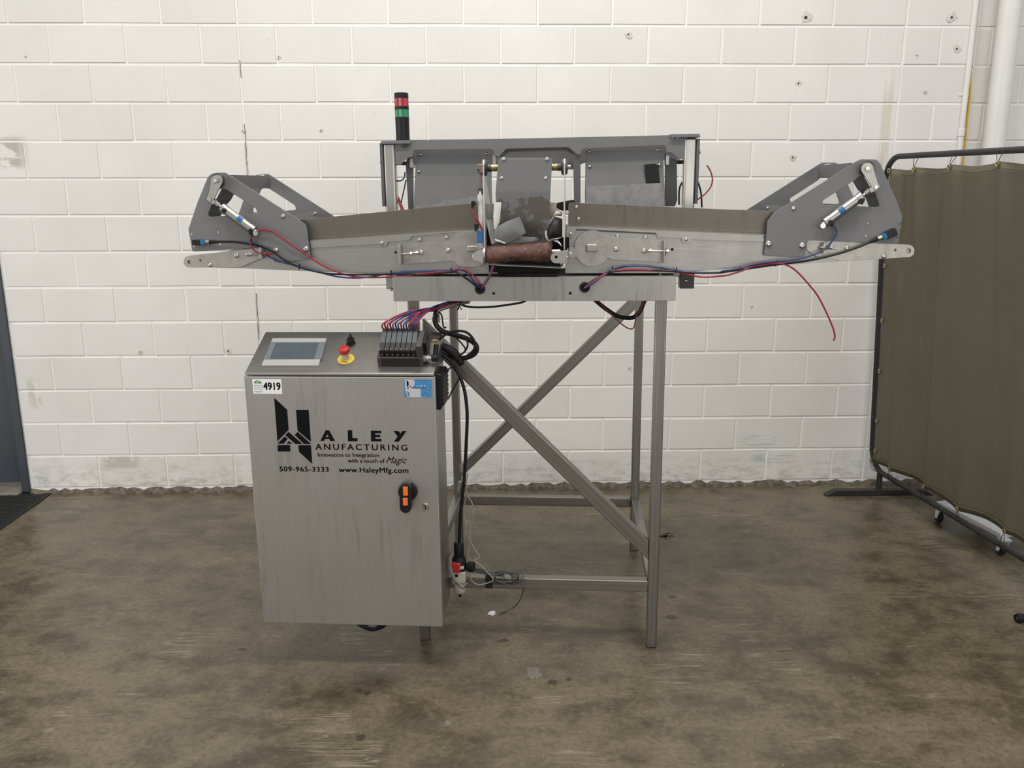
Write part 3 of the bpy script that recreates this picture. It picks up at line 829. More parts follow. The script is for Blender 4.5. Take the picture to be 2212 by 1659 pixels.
MB().hexa([(.002, .04, ZR0), (.04, .04, ZR0), (.062, .938, ZR0 - .008), (.025, .938, ZR0 - .008), (.002, .04, ZR1), (.04, .04, ZR1), (.062, .938, ZR1 - .008), (.025, .938, ZR1 - .008)]).build('stretcher', TUBE_Y, M, bevel=.004, seg=3)
def brace(pts, y0, y1, rot):
    b = [L(a, c, y0) for a, c in pts]
    m = steel('tube_steel_brace', (0.27, 0.252, 0.225), 0.36, (1, 1, 1), var=0.3, scale=2.4)
    mp = [n for n in m.node_tree.nodes if n.type == 'MAPPING'][0]
    mp.vector_type = 'TEXTURE'; mp.inputs['Rotation'].default_value = (0, rot, 0); mp.inputs['Scale'].default_value = (2.0, 1 / 60, 1 / 60)
    return MB().prism([(q.x, y0, q.z) for q in b], (0, y1 - y0, 0)).build('brace', m, M, bevel=.004, seg=3)
brace([(912, 690), (1401, 1168), (1401, 1211), (912, 734)], .0005, .0395, math.radians(45.4))
brace([(998, 1001), (1371, 637), (1371, 669), (998, 1030)], .939, .977, math.radians(-45.2))
for a, b in (((.041, 0, 1.40), (.924, .04, 1.44)), ((.064, .938, 1.40), (.922, .978, 1.44)), ((.002, .04, 1.40), (.04, .938, 1.44)), ((.925, .04, 1.40), (.963, .938, 1.44)), ((-.15, .455, 1.44), (1.10, .495, 1.48))):
    MB().box(a, b).build('top_rail', TUBE_X, M, bevel=.004)

# long stainless pan under the belts
y0 = -.05
o = [(848, 599.5), (1461, 597), (1461, 650), (848, 651)]
q = xz(o, y0)
zt, zb = (q[0][1] + q[1][1]) / 2, (q[2][1] + q[3][1]) / 2
xa, xb = q[0][0], q[1][0]
g1, g2 = L(1037, 624, y0), L(1263, 620.5, y0)
hs = []
for px, py in ((1066.5, 633), (1232, 633)):
    c = L(px, py, y0); hs.append([(c.x - .0055, c.z - .0055), (c.x + .0055, c.z - .0055), (c.x + .0055, c.z + .0055), (c.x - .0055, c.z + .0055)])
hs += [circ((g1.x, g1.z), .012), circ((g2.x, g2.z), .012)]
pan = plate('pan', roundp([(xa, zb), (xb, zb), (xb, zt), (xa, zt)], [.006, .014, .004, .004]), y0, y0 + .003, STEEL_V, M, hs, .001)
pm = MB(); pm.box((xa, y0 + .003, zt - .003), (xb, y0 + .035, zt)); pm.box((xa, y0 + .003, zb), (xa + .003, .43, zt)); pm.box((xb - .003, y0 + .003, zb), (xb, .43, zt)); pm.box((xa, y0 + .003, zb + .032), (xb, .45, zb + .035))
pm.build('pan_flange', STEEL_S, pan)
for gg in (g1, g2):
    MB().lathe([(.0118, -.003), (.0185, -.003), (.0195, .001), (.0185, .005), (.012, .006), (.0105, .004), (.0105, -.004)], (gg.x, y0 - .001, gg.z), (0, -1, 0), 24).build('grommet', BLACKR, pan)
# black bed of the short middle belt
MB().box((.345, -.03, 1.505), (.565, .43, 1.60)).build('middle_bed', DARK, M)

# ---- one arm of the conveyor; everything is traced on its front plane and repeated at the back plane
W = 0.45
def hole_rect(px, py, h, y=0):
    c = L(px, py, y); return [(c.x - h, c.z - h), (c.x + h, c.z - h), (c.x + h, c.z + h), (c.x - h, c.z + h)]
def arc_px(cx, cy, r, a0, a1, n=10):
    return [(cx + r * math.cos(math.radians(a0 + (a1 - a0) * k / n)), cy + r * math.sin(math.radians(a0 + (a1 - a0) * k / n))) for k in range(n + 1)]
def rod(a, b, r, name, mat, par, seg=14, r2=None): return MB().cyl(a, b, r, seg, r2).build(name, mat, par)
def lever(p, q, r1, r2, y0_, y1_, mat, par, name):
    """flat crank: two rounded ends joined"""
    d = (V((q.x, q.z)) - V((p.x, p.z))); a = math.atan2(d.y, d.x); out = []
    for k in range(9):
        t_ = a + math.pi / 2 + math.pi * k / 8; out.append((p.x + r1 * math.cos(t_), p.z + r1 * math.sin(t_)))
    for k in range(9):
        t_ = a - math.pi / 2 + math.pi * k / 8; out.append((q.x + r2 * math.cos(t_), q.z + r2 * math.sin(t_)))
    return plate(name, out, y0_, y1_, mat, par)
def air_cylinder(rod_px, base_px, par, fit_px, blue_px):
    """double-acting cylinder between crank and plate"""
    y = -.034
    a, b = L(*rod_px, y), L(*base_px, y)
    d = (b - a); ln = d.length; d.normalize()
    r = .0165
    c = MB().lathe([(.010, ln * .22), (r * .9, ln * .23), (r * 1.08, ln * .24), (r * 1.08, ln * .33), (r, ln * .335), (r, ln * .84), (r * 1.08, ln * .845), (r * 1.08, ln * .93), (r * .9, ln * .945), (.009, ln * .95)], a, d, 20).build('air_cylinder', CYL, par)
    rod(a + d * ln * .10, a + d * ln * .235, .0045, 'piston_rod', CHROME, c)
    n = d.cross(V((0, 1, 0)))
    cl = MB()
    for q in (-.0095, .0075):
        cl.hexa([a - d * .012 + V((0, q, 0)) + n * -.008, a - d * .012 + V((0, q, 0)) + n * .008, a - d * .012 + V((0, q + .003, 0)) + n * .008, a - d * .012 + V((0, q + .003, 0)) + n * -.008,
                 a + d * ln * .1 + V((0, q, 0)) + n * -.008, a + d * ln * .1 + V((0, q, 0)) + n * .008, a + d * ln * .1 + V((0, q + .003, 0)) + n * .008, a + d * ln * .1 + V((0, q + .003, 0)) + n * -.008])
    cl.lathe([(.0085, 0), (.0085, .018)], a + d * ln * .09, d, 8)
    cl.build('clevis', ZINC, c)
    MB().cyl(a + V((0, -.015, 0)), a + V((0, .02, 0)), .0055, 12).build('clevis_pin', CHROME, c)
    MB().lathe([(.0095, -.016), (.0095, .012), (.0045, .0125), (.0045, .034)], b + V((0, -.002, 0)), (0, 1, 0), 12).build('base_pin', CHROME, c)
    MB().cyl(b - d * .03, b + d * .004, .0085, 12).build('base_eye', CHROME, c)
    bp = L(*blue_px, y - r); ang = math.atan2(d.z, d.x)
    # round blue sticker lying on the barrel
    m = MB(); n_ = 8
    gr = []
    for i in range(n_ + 1):
        for k in range(n_ + 1):
            s_ = -.0105 + .021 * i / n_; w_ = -.95 + 1.9 * k / n_
            gr.append(V((bp.x, 0, bp.z)) + d * s_ + n * (math.sin(w_) * (r + .0005)) + V((0, y - math.cos(w_) * (r + .0005), 0)))
    m.add(gr, [(i * 9 + k, i * 9 + k + 1, i * 9 + k + 10, i * 9 + k + 9) for i in range(8) for k in range(8)])
    m.build('blue_dot', BLUEP, c)
    for (fx_, fy_), (ex_, ey_) in fit_px:
        f0, f1 = L(fx_, fy_, y - .008), L(ex_, ey_, y - .010)
        MB().cyl(f0 + V((0, .008, 0)), f0 + V((0, -.012, 0)), .0085, 12).cyl(f0, f1, .0075, 12).build('elbow_fitting', BLACK, c)
    return c
def sensor(parts, par, y=-.02):
    """photo-eye: black body, blue collar, threaded nut, cable boot; px centre lines with half widths"""
    out = None
    for name, (x0_, y0_), (x1_, y1_), hw, mat, rnd in parts:
        a, b = L(x0_, y0_, y), L(x1_, y1_, y)
        s_ = (a - MWI @ CAM).length / FPX
        if rnd:
            o_ = MB().lathe([(hw * s_, 0), (hw * s_ * (.6 if name == 'cable_boot' else 1), (b - a).length)], a, b - a, 12).build(name, mat, out or par)
        else:
            d = (b - a).normalized(); n = d.cross(V((0, 1, 0))); h = hw * s_
            o_ = MB().hexa([a - n * h + V((0, -.012, 0)), a + n * h + V((0, -.012, 0)), a + n * h + V((0, .012, 0)), a - n * h + V((0, .012, 0)),
                            b - n * h + V((0, -.012, 0)), b + n * h + V((0, -.012, 0)), b + n * h + V((0, .012, 0)), b - n * h + V((0, .012, 0))]).build(name, mat, out or par, bevel=.0015)
        if out is None: out = o_
    return out
def arm(side, tail, guard, lip, fold_line, takeup, flange, shaft_flat, div, win, piv_f, lev_end, bolts_guard, bolts_div, bolts_tail, bolts_take, holes_div, holes_side, tail_holes):
    side_xz = xz(side, 0.0)
    sd = plate('side_frame', side_xz, .010, .0135, STEEL_S, M, [hole_rect(*h, .0042) for h in holes_side])
    plate('side_frame', side_xz, W - .004, W, STEEL_S, M)
    th = [circ((L(*c, 0).x, L(*c, 0).z), r) for c, r in tail_holes]
    tl = plate('tail_plate', xz(tail, 0.0), .003, .0085, ZINC, M, th)
    plate('tail_plate', xz(tail, 0.0), W - .001, W + .004, ZINC, M, th)
    for b in bolts_tail: bolt(*b[:2], .003, b[2], tl)
    # belt: a flattened loop between the two sides
    ux = [p for p in side_xz]
    gx = xz(guard, .03)
    gd = plate('side_guard', roundp(gx, [.002] * len(gx)), .028, .031, STEEL_G, M)
    for q_ in gd.data.vertices: q_.co.y -= max(0.0, (q_.co.z - min(p_[1] for p_ in gx))) * .17   # leans out at the top
    for b in bolts_guard[:2]: bolt(*b[:2], .010, b[2], gd)
    lp = plate('guard_lip', xz(lip, 0.0), .0040, .0070, STEEL_S, M)
    for b in bolts_guard[2:]: bolt(*b[:2], .004, b[2], lp)
    a, b = L(*fold_line[0], .004), L(*fold_line[1], .004)
    up = V((0, .018, .0055))
    MB().hexa([a, b, b + V((0, 0, -.002)), a + V((0, 0, -.002)), a + up, b + up, b + up + V((0, 0, -.002)), a + up + V((0, 0, -.002))]).build('guard_fold', ZINC, lp, bevel=.0008)
    # rear guard stays low and stops short of the opening
    tk = plate('take_up_plate', roundp(xz(takeup, 0.0), .004), -.001, .0038, ZINC, M)
    f0, f1 = L(*flange[0], 0), L(*flange[1], 0)
    MB().box((f0.x, -.034, f0.z), (f1.x, .0, f1.z)).build('end_flange', ZINC, tk, bevel=.001)
    for b in bolts_take: bolt(*b[:2], -.001, b[2], tk)
    s0, s1 = L(*shaft_flat[0], -.01), L(*shaft_flat[1], -.01)
    MB().box((s0.x, -.016, s0.z), (s1.x, .004, s1.z)).build('shaft_flat', ZINC, tk, bevel=.004, seg=3)
    # diverter cheek plates with their triangular windows
    dv = roundp(xz(div, 0.0), .010); wv = roundp(xz(win, 0.0), .012)
    hv = [circ((L(*c, 0).x, L(*c, 0).z), r, 8) for c, r in holes_div]
    ch = plate('cheek_plate', dv, -.008, -.002, GREY, M, [wv] + hv, .001)
    ck_ = plate('cheek_plate', dv, W + .002, W + .008, GREY, M, [wv], .001)
    for b in bolts_div: bolt(*b[:2], -.008, b[2], ch)
    p = L(*piv_f, -.008)
    MB().lathe([(.026, 0), (.027, .004), (.024, .009), (.016, .010), (.016, .016)], (p.x, -.008, p.z), (0, -1, 0), 24).build('bearing', DKSTEEL, ch)
    MB().lathe([(.026, 0), (.027, .004), (.022, .010), (.014, .011), (.014, .03)], (p.x, W + .001, p.z), (0, -1, 0), 24).build('bearing', ZINC, ck_)
    sh = rod((p.x, -.05, p.z), (p.x, W + .03, p.z), .0095, 'gate_shaft', ZINC, M)
    MB().lathe([(.017, 0), (.017, .02), (.012, .021)], (p.x, -.034, p.z), (0, 1, 0), 18).build('shaft_collar', BROWNM, sh)
    e = L(*lev_end, -.034)
    pl = L(*piv_f, -.036)
    lv = lever(V((pl.x, 0, pl.z)), V((e.x, 0, e.z)), .020, .0105, -.044, -.037, ZINC, M, 'crank')
    MB().lathe([(.0075, 0), (.0075, .006), (.004, .0065)], (pl.x, -.044, pl.z), (0, -1, 0), 12).build('crank_bolt', CHROME, lv)
    return sd, ch, p
ring_tail = arc_px(408, 565.3, 12.6, 270, 90)
sdL, chL, pvL = arm(
    side=[(402, 556), (562, 536), (1058, 496), (1078, 500), (1078, 592), (847, 594.5), (700, 588), (520, 580), (402, 577)],
    tail=[(561, 535), (567, 537), (563, 559), (518, 578), (408, 578)] + list(reversed(ring_tail)),
    guard=[(636, 476), (1041, 436.5), (1041, 497), (664, 524)],
    lip=[(669, 521)] + [(1041, 496), (1041, 500)] + z('B', (840, 412), (345, 455), (330, 497), (85, 522), (70, 562), (10, 568), (0, 540)) + [(671.5, 536)],
    fold_line=((668, 521.5), (1041, 496.5)),
    takeup=z('B', (245, 545), (545, 515), (790, 500), (840, 415), (900, 402), (1055, 395), (1160, 425), (1160, 740), (1060, 785), (930, 790), (870, 785), (800, 722), (260, 757)),
    flange=z('B', (222, 757), (243, 540)), shaft_flat=z('B', (948, 622), (1070, 556)),
    div=z('A', (312, 232), (350, 200), (400, 190), (480, 190), (1180, 638), (1245, 685), (1258, 730), (1292, 1016), (940, 1047), (915, 898), (165, 945), (127, 730), (215, 470)),
    win=z('A', (405, 352), (440, 345), (490, 350), (770, 530), (788, 582), (330, 612), (312, 590), (385, 400)),
    piv_f=z('A', (400, 266))[0], lev_end=z('A', (340, 445))[0],
    bolts_guard=[(0, 0, .01), (0, 0, .01)] + [p + (4.2,) for p in z('B', (27, 528), (435, 492), (727, 467))],
    bolts_div=[p + (r,) for p, r in zip(z('A', (1025, 605), (1243, 920), (960, 930)), (4.6, 6.2, 5.0))],
    bolts_tail=[p + (r,) for p, r in zip(z('A', (328, 1072), (580, 982), (686, 970)), (4.6, 5.2, 4.6))],
    bolts_take=[p + (r,) for p, r in zip(z('B', (450, 632), (745, 607)), (5.4, 5.4))],
    holes_div=[(p, .0035) for p in z('A', (155, 775), (175, 890), (405, 757), (425, 872))],
    holes_side=[z('B', (170, 633))[0]],
    tail_holes=[(z('A', (125, 1045))[0], .0075), (z('A', (232, 1030))[0], .0045)])
tipR = z('D', *arc_px(2032, 1021, 66, 270, 450))
sdR, chR, pvR = arm(
    side=[(1221, 497), (1745, 522), (1975, 533), (1975, 552), (1827, 564), (1540, 584), (1462, 590.5), (1221, 591)],
    tail=z('D', (980, 908), (1000, 905)) + tipR + z('D', (1720, 1105), (1385, 1127), (1085, 1085), (975, 1010)),
    guard=z('C', (372, 130), (385, 95), (2212, 176)) + [(1668, 455), (1668, 512)] + z('C', (372, 380)),
    lip=z('C', (352, 380)) + [(1650, 508), (1650, 522)] + z('C', (2212, 555), (1850, 540), (1830, 580), (1740, 577), (1728, 530), (1440, 512), (1420, 462), (850, 432), (470, 412), (440, 510), (355, 515)),
    fold_line=(z('C', (352, 380))[0], (1655, 508.5)),
    takeup=z('C', *arc_px(660, 645, 217, 30, 305, 22)) + z('C', (900, 500), (1515, 545), (1515, 812), (900, 780)),
    flange=z('C', (1500, 812), (1522, 550)), shaft_flat=z('C', (590, 687), (720, 595)),
    div=z('D', (1480, 92), (1530, 68), (1690, 70), (1735, 120), (1900, 500), (1960, 660), (1915, 947), (980, 905), (948, 1080), (525, 1068), (548, 900), (562, 710), (620, 632)),
    win=z('D', (1130, 500), (1470, 282), (1500, 250), (1560, 243), (1640, 300), (1725, 550), (1700, 563), (1140, 542)),
    piv_f=z('D', (1595, 165))[0], lev_end=z('D', (1680, 355))[0],
    bolts_guard=[p + (4.4,) for p in z('C', (470, 150), (495, 290))] + [p + (4.2,) for p in z('C', (400, 470), (1782, 535), (963, 497), (1298, 515))],
    bolts_div=[p + (r,) for p, r in zip(z('D', (838, 578), (580, 945), (928, 962)), (4.6, 6.6, 6.8))],
    bolts_tail=[p + (r,) for p, r in zip(z('D', (1775, 1072), (1392, 990)), (5.4, 5.0))],
    bolts_take=[p + (r,) for p, r in zip(z('C', (945, 655), (1280, 675)), (5.6, 5.6))],
    holes_div=[(p, .0035) for p in z('D', (1605, 730), (1585, 860), (1930, 742), (1900, 878))],
    holes_side=[z('C', (1618, 660))[0]],
    tail_holes=[(z('D', (2035, 1020))[0], .0085), (z('D', (1895, 1012))[0], .0048)])
# belts and the rear lower guards
def belt(pts_top, pts_bot):
    t_ = [L(a, b, 0) for a, b in pts_top]; b_ = [L(a, b, 0) for a, b in pts_bot]
    loop_ = t_ + list(reversed(b_))
    return MB().prism([(q.x, .016, q.z) for q in loop_], (0, W - .022, 0)).build('belt', BLACKR, M)
belt([(404, 560), (562, 538), (1076, 500)], [(404, 572), (520, 576), (850, 585), (1076, 584)])
belt([(1223, 500), (1745, 524), (1970, 536)], [(1223, 584), (1460, 584), (1827, 560), (1970, 550)])
for g_ in ([(600, 472), (688, 455.5), (688, 500), (600, 510)], [(1653, 443.5), (1770, 450), (1770, 495), (1653, 490)]):
    plate('side_guard', xz(g_, W - .03), W - .035, W - .032, STEEL_S, M)
for pxp, par in ((z('A', (1330, 583))[0], chL), (z('D', (570, 578))[0], chR)):
    bolt(pxp[0], pxp[1], W - .036, 3.2, par)
# gates swung out between the cheek plates: a folded sheet turning on the shaft
def gate(p, s):
    pr = [(.022, .014), (-.004, -.03), (-.030, -.070), (-.062, -.100), (-.085, -.150)]
    a = [(V((p.x - s * q[0] * -1 if False else p.x + s * q[0], .03, p.z + q[1]))) for q in pr]
    m = MB()
    for i in range(len(a) - 1):
        d = (a[i + 1] - a[i]).normalized(); n = d.cross(V((0, 1, 0))) * .004
        e0, e1 = V((0, .14, 0)), V((0, 0, 0))
        m.hexa([a[i], a[i + 1], a[i + 1] + n, a[i] + n, a[i] + e0, a[i + 1] + e0, a[i + 1] + n + e0, a[i] + n + e0])
    g_ = m.build('gate', GREY, M, angle=20)
    return g_
gate(pvL, 1.0); gate(pvR, -1.0)
for p, s in ((pvL, 1), (pvR, -1)):
    MB().box((p.x + s * .004, .03, p.z + .016), (p.x + s * .048, W - .03, p.z + .020)).box((p.x + s * .044, .03, p.z - .03), (p.x + s * .048, W - .03, p.z + .016)).build('gate_cover', GREY2, M)
    rod((p.x + s * .024, .06, p.z - .004), (p.x + s * .024, W - .08, p.z - .004), .007, 'stop_bar', TAPEW, M)
air_cylinder(z('A', (335, 445))[0], z('A', (775, 765))[0], chL, [(z('A', (470, 552))[0], z('A', (462, 556))[0]), (z('A', (725, 745))[0], z('A', (712, 785))[0])], z('A', (600, 645))[0])
air_cylinder(z('D', (1680, 355))[0], z('D', (1130, 755))[0], chR, [(z('D', (1530, 498))[0], z('D', (1562, 522))[0]), (z('D', (1212, 722))[0], z('D', (1250, 752))[0])], z('D', (1348, 605))[0])
sA = lambda *p: z('A', *p)
sensor([('photo_eye',) + tuple(sA((165, 858), (242, 855))) + (5.2, BLACK, False), ('blue_collar',) + tuple(sA((242, 856), (287, 853))) + (4.9, BLUEP, False),
        ('sensor_nut',) + tuple(sA((287, 853), (322, 852))) + (4.6, CHROME, True), ('cable_boot',) + tuple(sA((322, 852), (400, 851))) + (3.8, BLACK, True)], chL)
sD = lambda *p: z('D', *p)
sensor([('photo_eye',) + tuple(sD((1900, 815), (1795, 862))) + (7.2, BLACK, False), ('blue_collar',) + tuple(sD((1800, 858), (1757, 874))) + (5.6, BLUEP, False),
        ('sensor_nut',) + tuple(sD((1757, 872), (1712, 892))) + (4.6, CHROME, True), ('cable_boot',) + tuple(sD((1712, 890), (1630, 930))) + (4.4, BLACK, True)], chR)
# belt tensioning screws at the ends
def tension(bracket, screw, nuts, y, par):
    b0, b1 = L(*bracket[0], y), L(*bracket[1], y)
    br = MB().box((b0.x, y - .026, b0.z), (b1.x, y, b1.z)).build('tension_bracket', ZINC, par, bevel=.001)
    a, b = L(*screw[0], y - .013), L(*screw[1], y - .013)
    rod(a, b, .0032, 'tension_screw', CHROME, br)
    for n_ in nuts:
        c = L(*n_, y - .013); MB().lathe([(.0078, 0), (.0078, .007)], c, b - a, 6).build('nut', CHROME, br)
tension(sA((815, 1008), (838, 900)), sA((700, 970), (850, 965)), sA((712, 972), (795, 966), (842, 966)), .003, sdL)
tension(sD((1122, 1040), (1160, 928)), sD((1110, 985), (1300, 995)), sD((1128, 985), (1185, 982), (1212, 985)), .003, sdR)
tension(z('B', (222, 700), (226, 600)), z('B', (200, 652), (430, 632)), z('B', (205, 650), (335, 645), (395, 635)), -.001, sdL)
tension(z('C', (1528, 730), (1532, 640)), z('C', (1320, 672), (1570, 680)), z('C', (1340, 672), (1510, 680), (1548, 680)), -.001, sdR)

# ---- portal over the belts
PY = .45
def post(x0, x1, y0_, zt_): return MB().box((x0, y0_, 1.40), (x1, y0_ + .05, zt_)).build('portal_post', POST, M, bevel=.009, seg=4)
pL0, pL1 = L(829.5, 380, PY).x, L(851, 380, PY).x
pR0, pR1 = L(1480.5, 380, PY).x, L(1502.5, 380, PY).x
ztp = L(840, 309, PY).z
poL = post(pL0, pL0 + .048, PY, ztp); poR = post(pR1 - .048, pR1, PY, ztp + .004)
for x, s, po, bp in ((pL0, -1, poL, ((319, .006), (350, .010), (375, .006), (439, .006))), (pR1, 1, poR, ((303, .006), (336, .011), (366, .006), (432, .006)))):
    sp_ = MB().box((x, PY - .004, L(840, 446, PY).z), (x + s * .012, PY + .054, ztp)).build('side_plate', GREY2, po, bevel=.001)
    for py_, r_ in bp:
        zc = L(840, py_, PY).z
        bolt_side((x + s * .012, PY + .02, zc), r_, (s, 0, 0), po)
    MB().box((x - s * .048, PY - .006, 1.392), (x + s * .010, PY + .06, 1.50)).build('post_bracket', DKSTEEL if s > 0 else POST, po, bevel=.002)
    bolt(*((846, 625) if s < 0 else (1482, 606)), PY - .006, 3.6, po)
    bolt_side((x + s * .010, PY + .03, 1.44), .007, (s, 0, 0), po)
beam_px = [(853, 304.5), (1486, 291), (1484, 344), (1467, 343.2), (1451, 329), (1440.3, 328.2), (1439.2, 317), (1434, 313.2), (1262, 320.8), (1256, 323.6), (1254.5, 332.7), (1245.6, 332.7), (1226.9, 317.2),
           (1093.4, 320.8), (1078.5, 337.2), (1067.6, 336.2), (1066.6, 325.2), (1060.6, 321.6), (894.5, 323.6), (891.5, 326.2), (890.5, 339.2), (879.6, 340), (865.7, 356), (853, 355)]
bq = xz(beam_px, PY)
bm_ = plate('portal_beam', bq, PY + .006, PY + .011, GREY, M)
bx0, bx1, bzt = bq[0][0], bq[1][0], (bq[0][1] + bq[1][1]) / 2
MB().box((bx0, PY + .011, bzt - .006), (bx1, PY + .125, bzt - .001)).build('beam_top', GREY2, bm_)
# the back web of the beam, seen through the middle opening
YB = PY + .185
bk = xz([(880, 318), (1470, 304), (1470, 345), (1262, 352), (1250, 357), (1250, 366), (1062, 366), (1056, 356), (1040, 352), (880, 356)], YB)
bk = [(bx0, bzt - .004), (bx1, bzt - .004)] + [(x, zz) for x, zz in bk[2:]]
plate('beam_back', bk, YB, YB + .004, GREY, bm_)
fr = xz([(1075, 337), (1091, 321), (1229, 317), (1247, 333), (1238, 333), (1222, 324), (1098, 327), (1084, 338)], PY)
plate('beam_stiffener', fr, PY + .06, PY + .064, GREY, bm_)
for p in z('2', (1512, 710), (2150, 706)): bolt(p[0], p[1], PY + .06, 2.2, bm_)
for (xa_, za), (xb_, zb_), yy in (((823, 311), (886, 303.5), PY - .012), ((1449, 297), (1511.5, 288.6), PY - .012)):
    a, b = L(xa_, za, yy), L(xb_, zb_, yy)
    cap = MB().prism([(a.x, yy, a.z), (b.x, yy, a.z), (b.x, yy, b.z), (a.x, yy, b.z)], (0, .09, 0)).build('end_cap', GREY, M, bevel=.001)
for p in z('3', (1555, 172), (1625, 172)): bolt(p[0], p[1], PY + .005, 2.2, bm_)
for p in z('2', (360, 662),): MB().box((L(868, 311, PY).x, PY - .004, L(868, 318, PY).z), (L(877, 311, PY).x, PY + .02, L(868, 311, PY).z)).build('spacer', DKSTEEL, bm_)

# hanging deflector flaps with their pivot arms
def flap(name, rows, mat, par, th=.0035, nx=8):
    return strip(name, [(L(a, py_, y_), L(b, py_, y_)) for py_, y_, a, b in rows], th, mat, par, nx)
fl_l = flap('deflector', [(334, .492, 900, 1061), (342, .492, 899, 1061), (376, .489, 896.5, 1062), (382, .4875, 896.2, 1062), (388, .4845, 896, 1062), (428, .472, 894, 1063), (452, .465, 893, 1064)], GREY, M)
fl_r = flap('deflector', [(325.5, .492, 1264.5, 1432), (334, .492, 1264.5, 1432.5), (367, .489, 1264.3, 1434), (373, .4875, 1264.3, 1434), (379, .4845, 1264, 1434.5), (420, .472, 1263.5, 1436), (446, .465, 1263.5, 1437)], GREY, M)
for p in z('2', (545, 772), (1260, 762), (527, 957)): bolt(p[0], p[1], .491 if p[1] < 350 else .488, 3.3, fl_l)
for p in z('3', (452, 355), (1362, 328), (455, 553), (1378, 527)): bolt(p[0], p[1], .491 if p[1] < 340 else .488, 3.3, fl_r)
def padh(name, pts, y, mat, par, th=.0012):
    return plate(name, xz(pts, y), y - th, y, mat, par, bevel=0)
# tapes and film stuck to the deflectors
padh('film_patch', z('3', (405, 810), (1390, 770), (1440, 890), (1440, 1100), (405, 1100)), .466, TAPEP, fl_r)
padh('black_tape', z('3', (1180, 525), (1320, 512), (1365, 545), (1385, 770), (1200, 775)), .478, BLACK, fl_r)
padh('film_patch', z('2', (385 + 110, 1330), (780, 1300), (785, 1270), (1060, 1240), (1065, 1225), (1165, 1235), (1165, 1400), (495, 1400)), .466, TAPEP, fl_l)
def arm_plate(name, pts, y0_, y1_, mat): return plate(name, xz(pts, y0_), y0_, y1_, mat, M)
arm_plate('flap_arm', [(882, 341), (893, 336), (893, 452), (882, 452), (876, 350)], .50, .506, GREY2)
arm_plate('flap_arm', [(1436, 329), (1444, 341), (1462, 345), (1463, 432), (1458, 446), (1436, 446)], .50, .506, DKSTEEL)
arm_plate('flap_arm', [(1238, 343), (1248, 334), (1254, 334), (1254, 446), (1240, 446)], .47, .476, GREY2)
rod(L(1247, 432, .50), L(1250, 368, .50), .0035, 'guide_rod', CHROME, M)
for x0_, x1_, py_ in ((856, 896, 353), (1437, 1483, 350)):
    a, b = L(x0_, py_, .53), L(x1_, py_, .53); rod(a, b, .008, 'flap_shaft', DKSTEEL, M)
for px_, py_ in ((890, 352), (1069, 345), (1251, 345), (1442, 346)):
    c = L(px_, py_, .50); MB().box((c.x - .008, .485, c.z - .02), (c.x + .006, .56, c.z + .02)).build('pivot_block', WHITEMET, M, bevel=.002)

# ---- middle gate with its two upright cheeks, shaft and worn flap
YF = -.10
def cheek(pxf, name):
    x = L(pxf, 450, YF).x
    prof = [(YF, 1.590), (YF, 1.885), (YF + .006, 1.900), (YF + .018, 1.908), (YF + .032, 1.905), (YF + .048, 1.890), (YF + .075, 1.84), (YF + .30, 1.70), (YF + .32, 1.66), (YF + .32, 1.590)]
    return MB().prism([(x, y_, z_) for y_, z_ in prof], (.0055, 0, 0)).build('upright_cheek', WHITEMET, M, bevel=.0012), x
cL, cxL = cheek(1044, 'l'); cR, cxR = cheek(1217.5, 'r')
ps = L(1130, 362, YF + .03)
for x, s, c_ in ((cxL, 1, cL), (cxR, -1, cR)):
    MB().lathe([(.028, 0), (.028, .004), (.022, .009), (.013, .010), (.013, .022)], (x + (.0055 if s > 0 else 0), YF + .03, ps.z), (s, 0, 0), 22).build('bearing', DKSTEEL, c_)
    MB().lathe([(.026, 0), (.024, .007), (.013, .008)], (x + (0 if s > 0 else .0055), YF + .03, ps.z), (-s, 0, 0), 22).build('bearing', DKSTEEL, c_)
rod((cxL - .012, YF + .03, ps.z), (cxR + .024, YF + .03, ps.z), .0075, 'gate_shaft', ZINC, M)
for xa_, xb_ in ((L(1058, 362, YF).x, L(1077, 362, YF).x), (L(1190, 362, YF).x, L(1209, 362, YF).x)):
    MB().lathe([(.011, 0), (.0125, .004), (.0115, .010), (.0125, .016), (.0115, (xb_ - xa_) * .8), (.0115, xb_ - xa_)], (xa_, YF + .03, ps.z), (1, 0, 0), 16).build('shaft_sleeve', BRASS, M)
rows = [(341, -.098, 1080, 1188.5), (343, -.099, 1077.5, 1191.5), (347, -.099, 1076, 1192.5), (380, -.100, 1073.5, 1191), (408, -.102, 1071, 1189.5), (414, -.102, 1070.6, 1189.2), (420, -.101, 1070.4, 1189), (450, -.095, 1072, 1188),
        (478, -.088, 1074, 1187.5), (496, -.080, 1076, 1185), (508, -.066, 1076, 1182), (524, -.060, 1076, 1178)]
mf = flap('gate_flap', rows, WORN, M)
for p in z('E', (780, 212), (1608, 212), (740, 572), (1582, 575)): bolt(p[0], p[1], -.099, 4.3, mf)
bolt(*z('E', (1075, 1160))[0], -.08, 1.8, mf)
